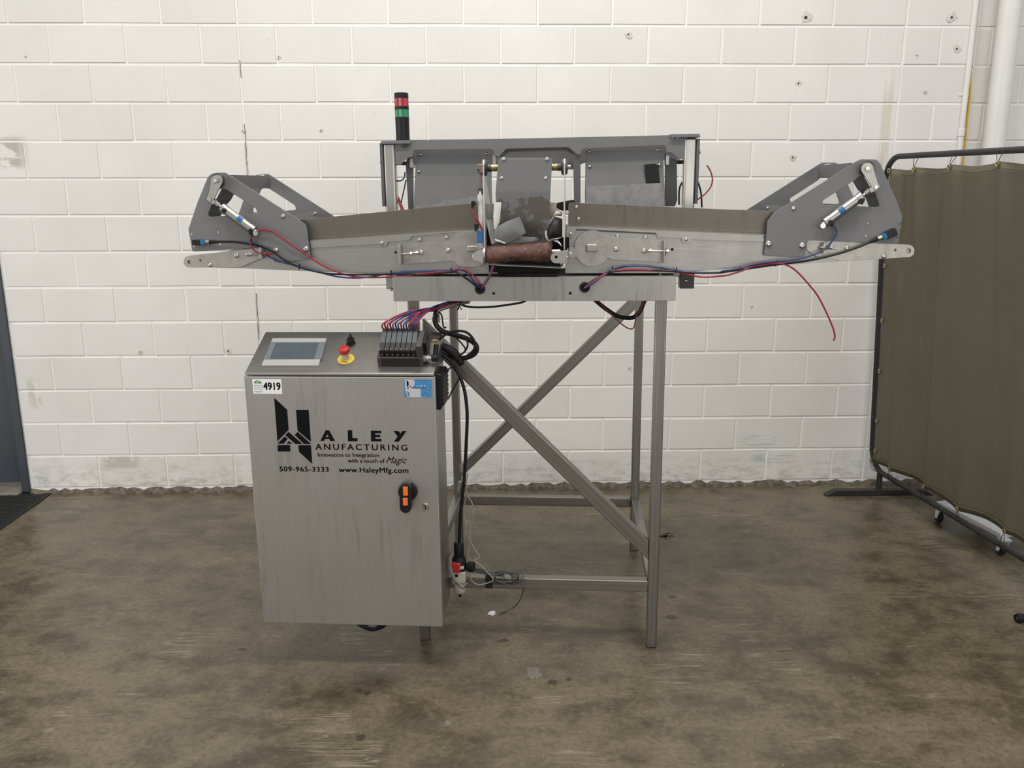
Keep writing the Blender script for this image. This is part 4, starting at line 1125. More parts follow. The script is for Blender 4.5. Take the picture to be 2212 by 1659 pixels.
def draped(name, pts, y, mat, par, bow=.012):
    """a loose torn piece: thin plate that bows towards the viewer"""
    q = [L(a, b, y) for a, b in pts]; c = sum(q, V((0, 0, 0))) / len(q); c = c + V((0, -bow, 0)); n = len(q)
    m = MB(); mid = [c.lerp(p, .55) + V((0, -bow * .25 * random.uniform(.4, 1.4), 0)) for p in q]
    vs = q + mid + [c]; fs = [(k, (k + 1) % n, n + (k + 1) % n, n + k) for k in range(n)] + [(n + k, n + (k + 1) % n, 2 * n) for k in range(n)]
    bk_ = [p + V((0, .0012, 0)) for p in vs]; N = len(vs)
    fs2 = [tuple(i + N for i in reversed(f)) for f in fs] + [(k, k + N, (k + 1) % n + N, (k + 1) % n) for k in range(n)]
    m.add(vs + bk_, [tuple(reversed(f)) for f in fs] + [tuple(reversed(f)) for f in fs2])
    return m.build(name, mat, par, angle=60)
draped('torn_tape', z('F', (600, 490), (700, 410), (850, 330), (1080, 245), (1150, 400), (1205, 555), (1080, 640), (820, 760), (690, 695), (610, 670), (595, 580)), -.115, TAPEG, mf, .010)
draped('torn_tape', z('F', (820, 760), (900, 690), (1110, 625), (1400, 640), (1500, 720), (1300, 760), (900, 790)), -.092, TAPEG, mf, .006)
draped('paper_strip', z('E', (600, 1025), (735, 1035), (700, 1416)) + z('F', (680, 390), (640, 470), (590, 490), (580, 250)), -.116, TAPEW, mf, .004)
draped('torn_edge', z('F', (610, 670), (690, 695), (800, 740), (825, 752), (790, 765), (700, 735), (625, 720)), -.118, TAPEW, mf, .002)
# sleeve and cloth stuffed behind the cheek
draped('black_sleeve', z('F', (1740, 240), (1900, 290), (1900, 640), (1760, 660), (1630, 710), (1590, 600), (1600, 480), (1680, 330)), -.075, TAPEBLK, M, .03)
draped('sleeve_rim', z('F', (1740, 235), (1690, 290), (1600, 440), (1565, 560), (1580, 650), (1630, 715), (1740, 655), (1735, 665), (1650, 690), (1610, 640), (1590, 560), (1620, 450), (1700, 310)), -.078, TAPEW, M, .001)
draped('cream_rag', z('E', (1665, 1035), (1800, 1045), (1780, 1150), (1890, 1220), (1900, 1300), (1760, 1290), (1690, 1416), (1650, 1416)), -.03, CLOTH, M, .015)
draped('white_rag', z('E', (1760, 1195), (1860, 1205), (1880, 1270), (1800, 1285), (1720, 1300)), -.058, TAPEW, M, .012)
MB().prism([(q.x, .05, q.z) for q in (L(a, b, .05) for a, b in z('E', (1780, 1060), (1850, 1035), (2115, 985), (2140, 1020), (2140, 1200), (1900, 1200), (1790, 1150)))], (0, .02, 0)).build('black_sleeve', TAPEBLK, M)
for pts, y_ in ((z('F', (1630, 712), (1735, 660), (1760, 665), (1640, 725)), -.08), (z('F', (1740, 705), (1810, 700), (1850, 735), (1900, 820), (1880, 815), (1830, 745), (1790, 715), (1745, 722)), -.085)):
    draped('spring_clip', pts, y_, CHROME, M, .001)
# inner guide plates left of the flap
draped('guide_plate', z('F', (405, 0), (590, 0), (590, 260), (480, 320), (410, 200)), -.02, WHITEMET, M, .001)
draped('guide_plate', z('F', (410, 210), (470, 300), (580, 760), (560, 790), (540, 760)), -.06, WHITEMET, M, .001)
draped('guide_plate', z('F', (490, 310), (590, 250), (590, 480), (620, 740), (600, 770), (575, 740)), -.058, WHITEMET, M, .001)
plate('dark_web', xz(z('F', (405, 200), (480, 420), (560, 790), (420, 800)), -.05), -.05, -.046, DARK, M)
# crank and cylinder outside the cheek
a, b = L(*z('E', (335, 385))[0], -.085), L(*z('E', (335, 790))[0], -.085)
MB().box((a.x - .010, -.10, a.z - .017), (a.x + .012, -.07, a.z + .014)).build('clamp_block', BROWNM, M, bevel=.003)
MB().cyl((a.x - .006, -.102, a.z - .006), (a.x - .006, -.09, a.z - .006), .0045, 10).build('clamp_bolt', DKSTEEL, M)
MB().hexa([(a.x - .002, -.095, a.z), (a.x + .004, -.095, a.z), (a.x + .004, -.075, a.z), (a.x - .002, -.075, a.z), (b.x - .003, -.092, b.z), (b.x + .003, -.092, b.z), (b.x + .003, -.078, b.z), (b.x - .003, -.078, b.z)]).build('crank', BROWNM, M)
MB().box((b.x - .008, -.098, b.z - .018), (b.x + .009, -.072, b.z + .006)).build('clevis', DKSTEEL, M, bevel=.002)
c0, c1 = L(*z('E', (335, 930))[0], -.09), L(*z('F', (375, 500))[0], -.075)
MB().lathe([(.006, -.02), (.011, 0), (.012, .012), (.011, .016), (.0115, .05), (.012, .054), (.0115, (c1 - c0).length)], c0, c1 - c0, 16).build('wrapped_cylinder', TAPEW, M)
for p in (z('E', (200, 1060))[0], z('F', (262, 432))[0]):
    q = L(p[0], p[1], -.095)
    MB().box((q.x - .007, -.106, q.z - .006), (q.x + .008, -.09, q.z + .009)).cyl((q.x - .002, -.098, q.z - .003), (q.x - .003, -.098, q.z - .017), .0055, 10).build('elbow_fitting', BLACK, M, bevel=.0015)
q0, q1 = L(*z('F', (272, 745))[0], -.09), L(*z('F', (385, 520))[0], -.09)
MB().box((q0.x, -.10, q0.z), (q1.x, -.08, q1.z)).build('blue_valve', BLUEP, M, bevel=.002)
# nose roller wrapped in brown leather between two end links
def wrapped_roller():
    a, b = L(1050, 551.5, YF - .01), L(1192, 543.5, YF - .01)
    m = MB(); n, s = 46, 22; d = b - a
    rows_ = []
    for i in range(n + 1):
        k = i / n
        r_ = .0275 + .0065 * k + .0015 * math.sin(k * 9) - (.010 * max(0, (k - .94) / .06) ** 2) - .004 * max(0, (.03 - k) / .03)
        c = a + d * k + V((0, 0, .003 * math.sin(k * math.pi)))
        for j in range(s):
            t_ = 2 * math.pi * j / s
            rr = r_ * (1 + .03 * math.sin(3 * t_ + 5 * k) + random.uniform(-.025, .025))
            m.v.append(c + V((0, -math.sin(t_) * rr, math.cos(t_) * rr)))
    for i in range(n):
        for j in range(s):
            m.f.append((i * s + j, (i + 1) * s + j, (i + 1) * s + (j + 1) % s, i * s + (j + 1) % s))
    m.f.append(tuple(range(s))); m.f.append(tuple(n * s + j for j in range(s - 1, -1, -1)))
    o_ = m.build('nose_roller', ROLLER, M, angle=70)
    tag(o_, 'brown leather-wrapped roller')
    rod(a - V((.03, 0, 0)), b + V((.03, 0, 0)), .009, 'roller_axle', CHROME, o_)
    MB().lathe([(.030, 0), (.030, .007), (.028, .008)], a - V((.008, 0, 0)), (1, 0, 0), 22).build('roller_flange', ZINC, o_)
    return o_
wr = wrapped_roller()
def link(pts, hole, y, mat):
    hv = [circ((L(*hole, y).x, L(*hole, y).z), .005, 10)] if hole else []
    return plate('end_link', roundp(xz(pts, y), .006), y, y + .005, mat, M, hv, .001)
link(z('F', *(arc_px(270, 1010, 92, 250, 90, 8) + [(400, 1140), (395, 880), (300, 880)])), None, YF - .028, CHROME)
link(z('F', *(arc_px(1780, 1035, 108, 270, 90, 8) + [(2010, 1140), (2010, 880)])), z('F', (1782, 1020))[0], YF - .035, ZINC)
q0, q1 = L(*z('F', (1990, 1140))[0], YF - .03), L(*z('F', (2015, 880))[0], YF - .03)
MB().box((q0.x, YF - .035, q0.z), (q1.x, YF + .06, q1.z)).build('link_bracket', ZINC, M, bevel=.001)
link(z('F', *([(1980, 830), (2100, 825)] + arc_px(2080, 950, 100, 300, 430, 8) + [(2000, 1050)])), None, -.02, ZINC)
bolt(*z('F', (2060, 965))[0], -.02, 4.2, M, NUT, 'nut')
bolt(*z('F', (1990, 1020))[0], YF - .036, 2.5, M, NUT, 'nut')
bolt(*z('E', (1990, 1235))[0], -.04, 4.8, M, NUT, 'nut')
link(z('F', (250, 800), (300, 745), (360, 760), (390, 840), (440, 845), (280, 880)), None, YF - .01, ZINC)
# shallow black drip pan under the roller
pw = [L(*p, YF) for p in z('F', (500, 1165), (700, 1185), (1620, 1225), (1860, 1240), (1915, 1190))]
dp = MB()
for i in range(len(pw) - 1):
    a, b = pw[i], pw[i + 1]
    dp.hexa([a, b, b + V((0, .12, 0)), a + V((0, .12, 0)), a + V((0, 0, .0025)), b + V((0, 0, .0025)), b + V((0, .12, .0025)), a + V((0, .12, .0025))])
dp.build('drip_pan', ZINC, M)
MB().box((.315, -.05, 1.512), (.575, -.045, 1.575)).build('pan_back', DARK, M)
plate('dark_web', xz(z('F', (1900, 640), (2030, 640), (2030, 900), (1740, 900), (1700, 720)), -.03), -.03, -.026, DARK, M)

# ------------------------------------------------------------------ signal tower
c = L(870.5, 302, .50); zb = L(870.5, 303, .5).z
sc_ = (c - MWI @ CAM).length / FPX; r = 14.2 * sc_
def zz_(py): return L(870, py, .5 - .03).z
t = thing('signal_tower', 'slim signal tower with red and green lenses on the portal beam', 'signal light', (c.x, .50, bzt))
prev = bzt
MB().lathe([(r * 1.02, 0), (r * 1.02, .004), (r, .006), (r, zz_(256.5) - bzt)], (c.x, .50, bzt), (0, 0, 1), 28).build('tower_base', BLACK, t)
def drum(py0, py1, name, mat, rr=1.0): return MB().lathe([(r * rr, 0), (r * rr, zz_(py1) - zz_(py0))], (c.x, .50, zz_(py0)), (0, 0, 1), 28).build(name, mat, t)
drum(256.5, 252, 'joint_ring', BLACK, 1.02); 
def ribbed(py0, py1, name, mat):
    z0_, z1_ = zz_(py0), zz_(py1); m = MB(); n = 56; vs = []
    for zc in (z0_, z1_):
        for k in range(n):
            a = 2 * math.pi * k / n; q = r * (1.0 if k % 2 else .965); vs.append((c.x + q * math.cos(a), .5 + q * math.sin(a), zc))
    m.add(vs, [(k, (k + 1) % n, n + (k + 1) % n, n + k) for k in range(n)] + [tuple(range(n - 1, -1, -1)), tuple(range(n, 2 * n))])
    return m.build(name, mat, t, angle=20)
ribbed(252, 235.5, 'green_lens', LENSG)
drum(235.5, 228.5, 'joint_ring', BLACK, 1.02)
ribbed(228.5, 211, 'red_lens', LENSR)
MB().lathe([(r * 1.02, 0), (r * 1.02, .018), (r * .97, .0215), (r * .6, .0225)], (c.x, .50, zz_(211)), (0, 0, 1), 28).build('tower_cap', BLACK, t)

# ------------------------------------------------------------------ control cabinet
CX0, CX1, CY0, CY1, CZ0, CZ1, CZB = -.551, .137, -.25, -.004, .202, 1.166, 1.284
CB = thing('control_cabinet', 'stainless control cabinet with black printed logo hung on the stand', 'cabinet', ((CX0 + CX1) / 2, -.13, CZ0))
body = MB()
prof = [(CY0 + .026, CZ0 + .004), (CY1, CZ0 + .004), (CY1, CZB), (CY0 + .012, CZ1 + .014), (CY0 + .026, CZ1 + .008)]
body.prism([(CX0 + .005, y_, z_) for y_, z_ in prof], (CX1 - CX0 - .010, 0, 0))
bo = body.build('cabinet_body', STEEL_T, CB, bevel=.003, seg=2)
# sloping top panel
P0, P1 = V((0, CY0 + .010, CZ1 + .0125)), V((0, CY1, CZB + .001))
PS = (P1 - P0).normalized(); PN = V((1, 0, 0)).cross(PS).normalized()
PN = PN if PN.z > 0 else -PN
def PP(px, py, h=0.0): return Lpl(px, py, P0 + PN * h, PN)
MB().hexa([(CX0 + .004, P0.y - .002, P0.z - .004), (CX1 - .004, P0.y - .002, P0.z - .004), (CX1 - .004, P1.y, P1.z - .004), (CX0 + .004, P1.y, P1.z - .004),
           (CX0 + .004, P0.y - .002, P0.z), (CX1 - .004, P0.y - .002, P0.z), (CX1 - .004, P1.y, P1.z), (CX0 + .004, P1.y, P1.z)]).build('top_panel', STEEL_T, CB, bevel=.0012)
MB().box((CX0 + .004, CY0 + .004, CZ1 + .004), (CX1 - .004, CY0 + .012, CZ1 + .0125)).build('drip_edge', STEEL_S, CB, bevel=.002)
dr = plate('cabinet_door', roundp([(CX0, CZ0), (CX1, CZ0), (CX1, CZ1), (CX0, CZ1)], .003), CY0, CY0 + .024, STEEL_D, CB, bevel=.003)
YD = CY0 - .0004
def dprint(name, pts, mat, par=None, lift=0.0):
    return plate(name, xz(pts, YD), YD - lift - .0004, YD - lift + .0003, mat, par or dr, bevel=0)
for pts in (((342, 755), (475, 878), (490, 1083), (376, 1200)), ((566, 880), (695, 880), (718, 1205), (582, 1090)), ((490, 1105), (633, 1228), (560, 1228), (455, 1135)), ((583, 1105), (720, 1228), (650, 1228), (552, 1135)),
            ((450, 1150), (480, 1175), (440, 1225), (375, 1225)), ((490, 1198), (530, 1225), (468, 1225)), ((378, 1238), (503, 1238), (508, 1305), (380, 1305)), ((590, 1240), (718, 1240), (732, 1432), (597, 1308))):
    dprint('logo_mark', z('8', *pts), INK)
def dtext(s, box, mat=INK, bold=0.0, shear=0.0, spacing=1.0, k='8', par=None, lift=0.0):
    (x0_, y0_), (x1_, y1_) = z(k, (box[0], box[1]), (box[2], box[3]))
    return letters('lettering', s, (x0_, y0_, x1_, y1_), YD - .0005 - lift, mat, par or dr, bold, shear, spacing)
# wide capitals drawn as outlines
for poly, hole in ((((815, 1195), (868, 1088), (905, 1088), (965, 1197), (915, 1197), (906, 1176), (862, 1176), (855, 1195)), ((872, 1157), (900, 1157), (886, 1128))),
                   (((1095, 1086), (1140, 1086), (1143, 1168), (1195, 1169), (1195, 1200), (1098, 1199)), None),
                   (((1332, 1092), (1437, 1093), (1437, 1119), (1376, 1118), (1377, 1134), (1428, 1135), (1428, 1158), (1378, 1157), (1379, 1174), (1440, 1175), (1440, 1202), (1334, 1201)), None),
                   (((1565, 1095), (1614, 1095), (1636, 1122), (1652, 1095), (1697, 1095), (1618, 1205), (1568, 1204), (1606, 1150)), None)):
    plate('lettering', xz(z('8', *poly), YD), YD - .0004, YD + .0003, INK, dr, [xz(z('8', *hole), YD)] if hole else [], 0)
dtext('ANUFACTURING', (765, 1235, 1705, 1287), bold=.014, spacing=1.35)
dtext('Innovation to Integration', (790, 1323, 1415, 1370), bold=.012)
dtext('with a touch of', (1095, 1381, 1472, 1419), bold=.012)
dtext('Magic', (1490, 1362, 1700, 1446), bold=0.0, shear=.45)
dtext('509-965-3333', (398, 1463, 898, 1508), bold=.018, spacing=1.1)
dtext('www.HaleyMfg.com', (1005, 1472, 1715, 1534), bold=.018, spacing=1.05)
# asset tag
tg = dprint('asset_tag', z('T', (295, 380), (1560, 385), (1605, 1025), (345, 1010)), PAPER)
dprint('tag_mark', z('T', (375, 565), (395, 525), (445, 465), (510, 437), (560, 430), (500, 490), (430, 562)), NAVY, tg, .0006)
dprint('tag_mark', z('T', (470, 570), (520, 520), (590, 452), (645, 468), (695, 520), (725, 568)), GREEN, tg, .0006)
dtext('4919', (785, 525, 1515, 850), INK, .03, 0, 1.0, 'T', tg, .0006)
dtext('Steep Hill', (372, 622, 745, 705), PRINTB, .0, 0, 1.0, 'T', tg, .0006)
dtext('EQUIPMENT', (380, 735, 752, 782), PRINTG, 0, 0, 1.0, 'T', tg, .0006)
dtext('SOLUTIONS', (388, 800, 765, 846), PRINTG, 0, 0, 1.0, 'T', tg, .0006)
dprint('tag_mark', z('T', (390, 905), (765, 905), (766, 919), (391, 919)), PRINTG, tg, .0006)
dprint('tag_mark', z('T', (480, 938), (680, 938), (681, 956), (481, 956)), PRINTG, tg, .0006)
# scraped blue sticker
st = dprint('worn_sticker', z('S', (300, 235), (1770, 255), (1800, 1200), (340, 1175)), STBLUE)
dprint('torn_paper', z('S', (345, 240), (860, 252), (840, 320), (890, 400), (870, 540), (840, 600), (720, 660), (760, 710), (1200, 740), (1215, 900), (1190, 1080), (1250, 1180), (520, 1180), (460, 1050), (380, 750)), STGREY, st, .0006)
dprint('torn_paper', z('S', (470, 820), (590, 930), (625, 1140), (560, 1140), (500, 1030)), STBLUE, st, .0011)
for pts in (((450, 265), (555, 370), (565, 540), (480, 630), (470, 600)), ((610, 565), (640, 560), (735, 660), (690, 665)), ((470, 675), (570, 660), (560, 715), (475, 715))):
    dprint('logo_mark', z('S', *pts), INK, st, .0011)
dtext('L E Y', (1010, 540, 1480, 640), PAPER, 0, 0, 1.0, 'S', st, .0011)
dtext('ANUFACTURING', (760, 665, 1480, 706), INK, 0, 0, 1.2, 'S', st, .0011)
# rotary disconnect
hc = L(*z('G', (1500, 250))[0], CY0); hs_ = (hc - MWI @ CAM).length / FPX
hb = MB().lathe([(21 * hs_, 0), (21 * hs_, .010), (19 * hs_, .018), (12 * hs_, .020)], (hc.x, CY0, hc.z), (0, -1, 0), 30).build('rotary_switch', BLACK, dr)
a, b = L(*z('G', (1480, 235))[0], CY0 - .03), L(*z('G', (1482, 390))[0], CY0 - .03)
lever(a, b, .0215, .0205, CY0 - .044, CY0 - .018, BLACK, hb, 'switch_handle')
for bx in ((1457, 292, 1497, 212), (1456, 380, 1496, 312)):
    p0, p1 = L(*z('G', bx[:2])[0], CY0 - .044), L(*z('G', bx[2:])[0], CY0 - .044)
    MB().box((p0.x, CY0 - .0475, p0.z), (p1.x, CY0 - .043, p1.z)).build('orange_insert', ORANGE, hb, bevel=.0015)
letters('switch_lettering', 'I-ON', tuple(v_ for p in z('G', (1465, 170), (1520, 186)) for v_ in p), CY0 - .0205, BEZEL, hb)
lc = L(*z('G', (1656, 390))[0], CY0)
lk = MB().lathe([(.0125, 0), (.0125, .003), (.0105, .006)], (lc.x, CY0, lc.z), (0, -1, 0), 20).build('quarter_turn_lock', CHROME, dr)
MB().box((lc.x - .0018, CY0 - .0066, lc.z - .009), (lc.x + .0018, CY0 - .0055, lc.z + .009)).build('slot', DARK, lk)
# touch screen on the slope
def pquad(pts, h0, h1, name, mat, par, bev=.001):
    q = [PP(a_, b_, h1) for a_, b_ in pts]
    return MB().prism(q, PN * (h0 - h1)).build(name, mat, par, bevel=bev)
ts = pquad(z('8', (325, 143), (878, 143), (795, 420), (212, 420)), 0, .008, 'touch_screen', BEZEL, CB, .0015)
pquad(z('8', (308, 184), (868, 184), (825, 360), (240, 362)), .006, .0086, 'side_band', BEZEL2, ts, 0)
pquad(z('8', (358, 194), (800, 191), (746, 357), (296, 355)), .006, .0094, 'display_glass', GLASS, ts, 0)
# black knob and emergency stop
k = PP(*z('8', (1130, 205))[0])
kb = MB().lathe([(.0175, 0), (.0175, .004), (.0145, .005), (.0145, .022), (.012, .025)], k, PN, 22).build('selector_knob', BLACK, CB)
MB().prism([k + PN * .026 + V((-.0045, 0, 0)) + PS * -.014, k + PN * .026 + V((.0045, 0, 0)) + PS * -.014, k + PN * .026 + V((.0045, 0, 0)) + PS * .014, k + PN * .026 + V((-.0045, 0, 0)) + PS * .014], PN * .010).build('knob_bar', BLACK, kb, bevel=.0015)
e = PP(*z('8', (1077, 360))[0])
ey_ = MB().lathe([(.031, 0), (.031, .002), (.030, .003), (.014, .0035)], e, PN, 32).build('emergency_stop', YEL, CB)
MB().lathe([(.0135, .003), (.0135, .016), (.015, .018), (.015, .028)], e, PN, 22).build('stop_collar', CREAM, ey_)
MB().lathe([(.014, .026), (.0175, .030), (.0205, .038), (.0208, .044), (.018, .049), (.010, .051)], e, PN, 26).build('mushroom_button', REDP, ey_)
# STOP on the yellow ring
me = text_mesh('STOP', .03)
xs_ = [q.co.x for q in me.vertices]; ys_ = [q.co.y for q in me.vertices]; w_ = max(xs_) - min(xs_); h_ = max(ys_) - min(ys_)
ec = e + PN * .0040 - PS * .0225
for q in me.vertices:
    q.co = ec + V((1, 0, 0)) * ((q.co.x - min(xs_)) / w_ - .5) * .022 + PS * ((q.co.y - min(ys_)) / h_ - .5) * .007 - BASE
finish('stop_lettering', me, pmat('stop_print', (.12, .09, .02), .5), ey_, False)
# louvred fan box on the side of the cabinet
z1_, z0_ = L(950, 806, -.2).z, L(950, 882, -.2).z
vb = MB().prism([(x_, -.215, z_) for x_, z_ in ((CX1 - .006, z0_), (CX1 + .010, z0_ - .004), (CX1 + .020, z0_ + .012), (CX1 + .022, z1_ - .010), (CX1 + .014, z1_), (CX1 - .006, z1_))], (0, .14, 0)).build('fan_box', BLACK, CB, bevel=.003)
for k_ in range(7):
    zc = z0_ + .018 + (z1_ - z0_ - .032) * k_ / 6
    MB().hexa([(CX1 + .020, -.205, zc - .003), (CX1 + .0245, -.205, zc - .006), (CX1 + .0245, -.085, zc - .006), (CX1 + .020, -.085, zc - .003),
               (CX1 + .020, -.205, zc + .003), (CX1 + .0245, -.205, zc - .003), (CX1 + .0245, -.085, zc - .003), (CX1 + .020, -.085, zc + .003)]).build('louvre', BLACK, vb, smooth=False)
# mounting rails behind the cabinet keep it on the stand
for zc in (.42, 1.05):
    MB().box((CX1 - .16, CY1 - .002, zc), (CX1 - .02, .0, zc + .04)).build('mounting_rail', ZINC, CB)

# ------------------------------------------------------------------ valve manifold on the slope
o0 = PP(*z('7', (232, 958))[0]); o1 = PP(*z('7', (800, 958))[0])
VM = thing('valve_manifold', 'dark bank of seven pneumatic valves on the cabinet top', 'valves', (o0 + o1) / 2)
x0_, x1_ = o0.x - .004, o1.x
def pb(xa_, xb_, s0, s1, h0, h1, name, mat, par, bev=.0015):
    """box in the slope's own axes: x, up-slope s, height h"""
    f = lambda x, s, h: V((x, o0.y, o0.z)) + PS * s + PN * h
    return MB().hexa([f(xa_, s0, h0), f(xb_, s0, h0), f(xb_, s1, h0), f(xa_, s1, h0), f(xa_, s0, h1), f(xb_, s0, h1), f(xb_, s1, h1), f(xa_, s1, h1)]).build(name, mat, par, bevel=bev)
pb(x0_, x1_, 0, .085, .0005, .040, 'manifold_base', VALVEM, VM, .003)
pb(x0_ + .014, x1_ - .012, -.0012, .004, .004, .034, 'base_label', TAPEBLK, VM, 0)
vx0 = x0_ + .011; vw = (L(*z('7', (742, 700))[0], -.2).x - L(*z('7', (272, 700))[0], -.2).x) / 7
for k_ in range(7):
    xa_ = vx0 + vw * k_; xb_ = xa_ + vw * .95
    f = lambda x, s, h: V((x, o0.y, o0.z)) + PS * s + PN * h
    pr = [(.004, .040), (.004, .064), (.012, .070), (.080, .092), (.105, .092), (.105, .040)]
    v_ = MB().prism([f(xa_, s, h) for s, h in pr], (xb_ - xa_, 0, 0)).build('valve', BLACK, VM, bevel=.0012)
    pr = [(.034, .077), (.080, .0935), (.104, .0935), (.104, .090), (.080, .090), (.034, .0735)]
    MB().prism([f(xa_ + .0008, s, h) for s, h in pr], (xb_ - xa_ - .0016, 0, 0)).build('valve_cap', VALVET, v_, smooth=False)
    c_ = f((xa_ + xb_) / 2, .003, .050)
    MB().cyl(c_, c_ - PS * .002, .0028, 8).build('manual_override', ZINC, v_)
    MB().cyl(f(xa_ + .003, .010, .066), f(xa_ + .003, .0085, .0705), .0020, 8).build('screw', ZINC, v_)
    MB().cyl(f(xb_, .086, .0935), f(xb_, .086, .0945), .0026, 8).build('port_hole', DARK, v_)
xe = vx0 + vw * 7
pb(xe, xe + .022, .0, .10, .040, .088, 'end_plate', VALVEM, VM, .003)
pb(xe + .016, xe + .034, .03, .10, .012, .082, 'side_block', BLACK, VM, .003)
f = lambda x, s, h: V((x, o0.y, o0.z)) + PS * s + PN * h
MB().lathe([(.014, 0), (.014, .006), (.010, .007), (.010, .010), (.012, .011), (.012, .020), (.008, .021), (.008, .028)], f(x1_, .022, .022), (1, 0, 0), 6).build('port_fitting', CHROME, VM)
MB().lathe([(.012, .028), (.013, .032), (.013, .05)], f(x1_, .022, .022), (1, 0, 0), 14).cyl(f(x1_ + .040, .022, .022), f(x1_ + .046, .05, .062), .009, 12).build('angle_plug', BLACK, VM)
for dx, h_ in ((.045, .052), (.05, .07)):
    MB().lathe([(.006, 0), (.006, .012), (.004, .013), (.004, .02)], f(x1_ + dx - .018, .06, h_), (1, 0, 0), 8).build('brass_fitting', BRASS, VM)

# ------------------------------------------------------------------ filter regulator on the lower stretcher
fx_, fz_ = L(*z('H', (398, 900))[0], -.045).x, lambda v_: L(*z('H', (398, v_))[0], -.045).z
FR = thing('air_regulator', 'cream and black air filter regulator with red lockout clamped to the lower stretcher', 'regulator', (fx_, -.045, fz_(1345)))
def lat(prof, name, mat, par, x=None, y=-.045, seg=20):
    zb_ = fz_(prof[0][1]); return MB().lathe([(r_, fz_(v_) - zb_) for r_, v_ in prof], (fx_ if x is None else x, y, zb_), (0, 0, 1), seg).build(name, mat, par)
lat([(.006, 1346), (.006, 1312)], 'drain', BLACK, FR)
lat([(.014, 1312), (.021, 1298), (.0245, 1270), (.0245, 1200)], 'bowl', CREAM, FR)
MB().box((fx_ - .027, -.072, fz_(1200)), (fx_ + .026, -.002, fz_(1092))).build('regulator_body', CREAM, FR, bevel=.004)
pc = L(*z('H', (375, 1150))[0], -.072); MB().cyl((pc.x, -.0735, pc.z), (pc.x, -.07, pc.z), .007, 14).build('port', DARK, FR)
lat([(.027, 1092), (.029, 1060), (.028, 990), (.022, 965)], 'bonnet', BLACK, FR)
MB().box((fx_ - .027, -.078, fz_(1095)), (fx_ + .010, -.05, fz_(1000))).build('red_lockout', REDP, FR, bevel=.007, seg=3)
MB().box((fx_ + .004, -.077, fz_(1060)), (fx_ + .022, -.06, fz_(1035))).build('lock_tab', CREAM, FR, bevel=.002)
kn = lat([(.0185, 968), (.0195, 955), (.0195, 850), (.017, 832), (.010, 829)], 'regulator_knob', BLACK, FR)
g0 = L(*z('H', (480, 1063))[0], -.045)
MB().lathe([(.006, -.02), (.006, 0), (.020, .001), (.021, .004), (.021, .024), (.018, .027)], (g0.x, -.045, g0.z), (1, -.25, 0), 24).build('pressure_gauge', BLACK, FR)
MB().box((fx_ - .010, -.006, fz_(1190)), (fx_ + .030, .0, ZR1 - .005)).build('mount_clip', ZINC, FR)

# ------------------------------------------------------------------ hoses and cables
YC = -.014
def pth(k, pts, y): return [(a, b, y) for a, b in z(k, *pts)]
HR, HB_, HK = .0032, .0032, .0036
cable('air_hose', pth('A', ((712, 790), (728, 850), (780, 905), (880, 985), (1000, 1040), (1180, 1088)), YC - .006) + pth('A', ((1400, 1150), (1550, 1185), (1700, 1196), (1850, 1188), (2000, 1162), (2200, 1150)), YC) + pth('B', ((130, 858), (400, 838), (780, 828)), YC) + pth('B', ((870, 815), (930, 838), (1000, 915)), -.055) + pth('B', ((1085, 1010),), -.058) + pth('B', ((1092, 1026),), -.03),
      HB_, BLUE, 'blue air hose looping from the chrome cylinder beside the printed cabinet to the pan grommet', 'hose')
cable('air_hose', pth('A', ((785, 742), (850, 738), (920, 756), (1050, 842)), YC - .01) + pth('A', ((1280, 1000), (1450, 1100), (1650, 1172), (1850, 1192), (2080, 1187), (2190, 1183)), YC) + pth('B', ((130, 895), (250, 889), (450, 862), (620, 845), (780, 834)), YC) + pth('B', ((880, 808), (960, 838), (1040, 905)), -.055) + pth('B', ((1095, 985),), -.06) + pth('B', ((1098, 1022),), -.03),
      HR, RED, 'red air hose sagging below the arm above the control cabinet', 'hose')
cable('air_hose', pth('A', ((737, 792), (708, 830), (715, 890), (760, 940), (830, 965), (925, 966)), YC - .01), HR, RED, 'short red air hose curling under the chrome cylinder near the control cabinet', 'hose')
cable('sensor_cable', pth('A', ((398, 851), (550, 851), (690, 871), (800, 892), (920, 945), (1050, 1032), (1180, 1092)), -.02) + pth('A', ((1400, 1148), (1600, 1162), (1850, 1165), (2060, 1160)), YC) + pth('B', ((150, 862), (500, 872), (780, 842)), YC) + pth('B', ((850, 852), (960, 925)), -.055) + pth('B', ((1060, 1005),), -.058) + pth('B', ((1088, 1025),), -.03),
      HK, BLACK, 'black sensor cable running along the arm above the control cabinet', 'cable')
for k_, (x_, y_) in enumerate(z('A', (1182, 1090), (2057, 1152)) + z('B', (778, 830),) + z('C', (898, 895), (1660, 912)) + z('D', (272, 1215), (657, 1152))):
    p = L(x_, y_, YC)
    rg = [p + V((.002 * math.sin(a_), .008 * math.cos(a_), .0085 * math.sin(a_))) for a_ in [2 * math.pi * q / 12 for q in range(12)]]
    BASE = p.copy()
    o_ = MB().tube(rg, .0016, 6, closed=True).cyl(p + V((0, -.006, .006)), p + V((.001, -.012, .014)), .0014, 6).build('cable_tie', BLACK)
    single(o_, BASE); tag(o_, 'black cable tie bundling hoses under the conveyor arms', 'cable tie', 'cable ties under the conveyor arms')
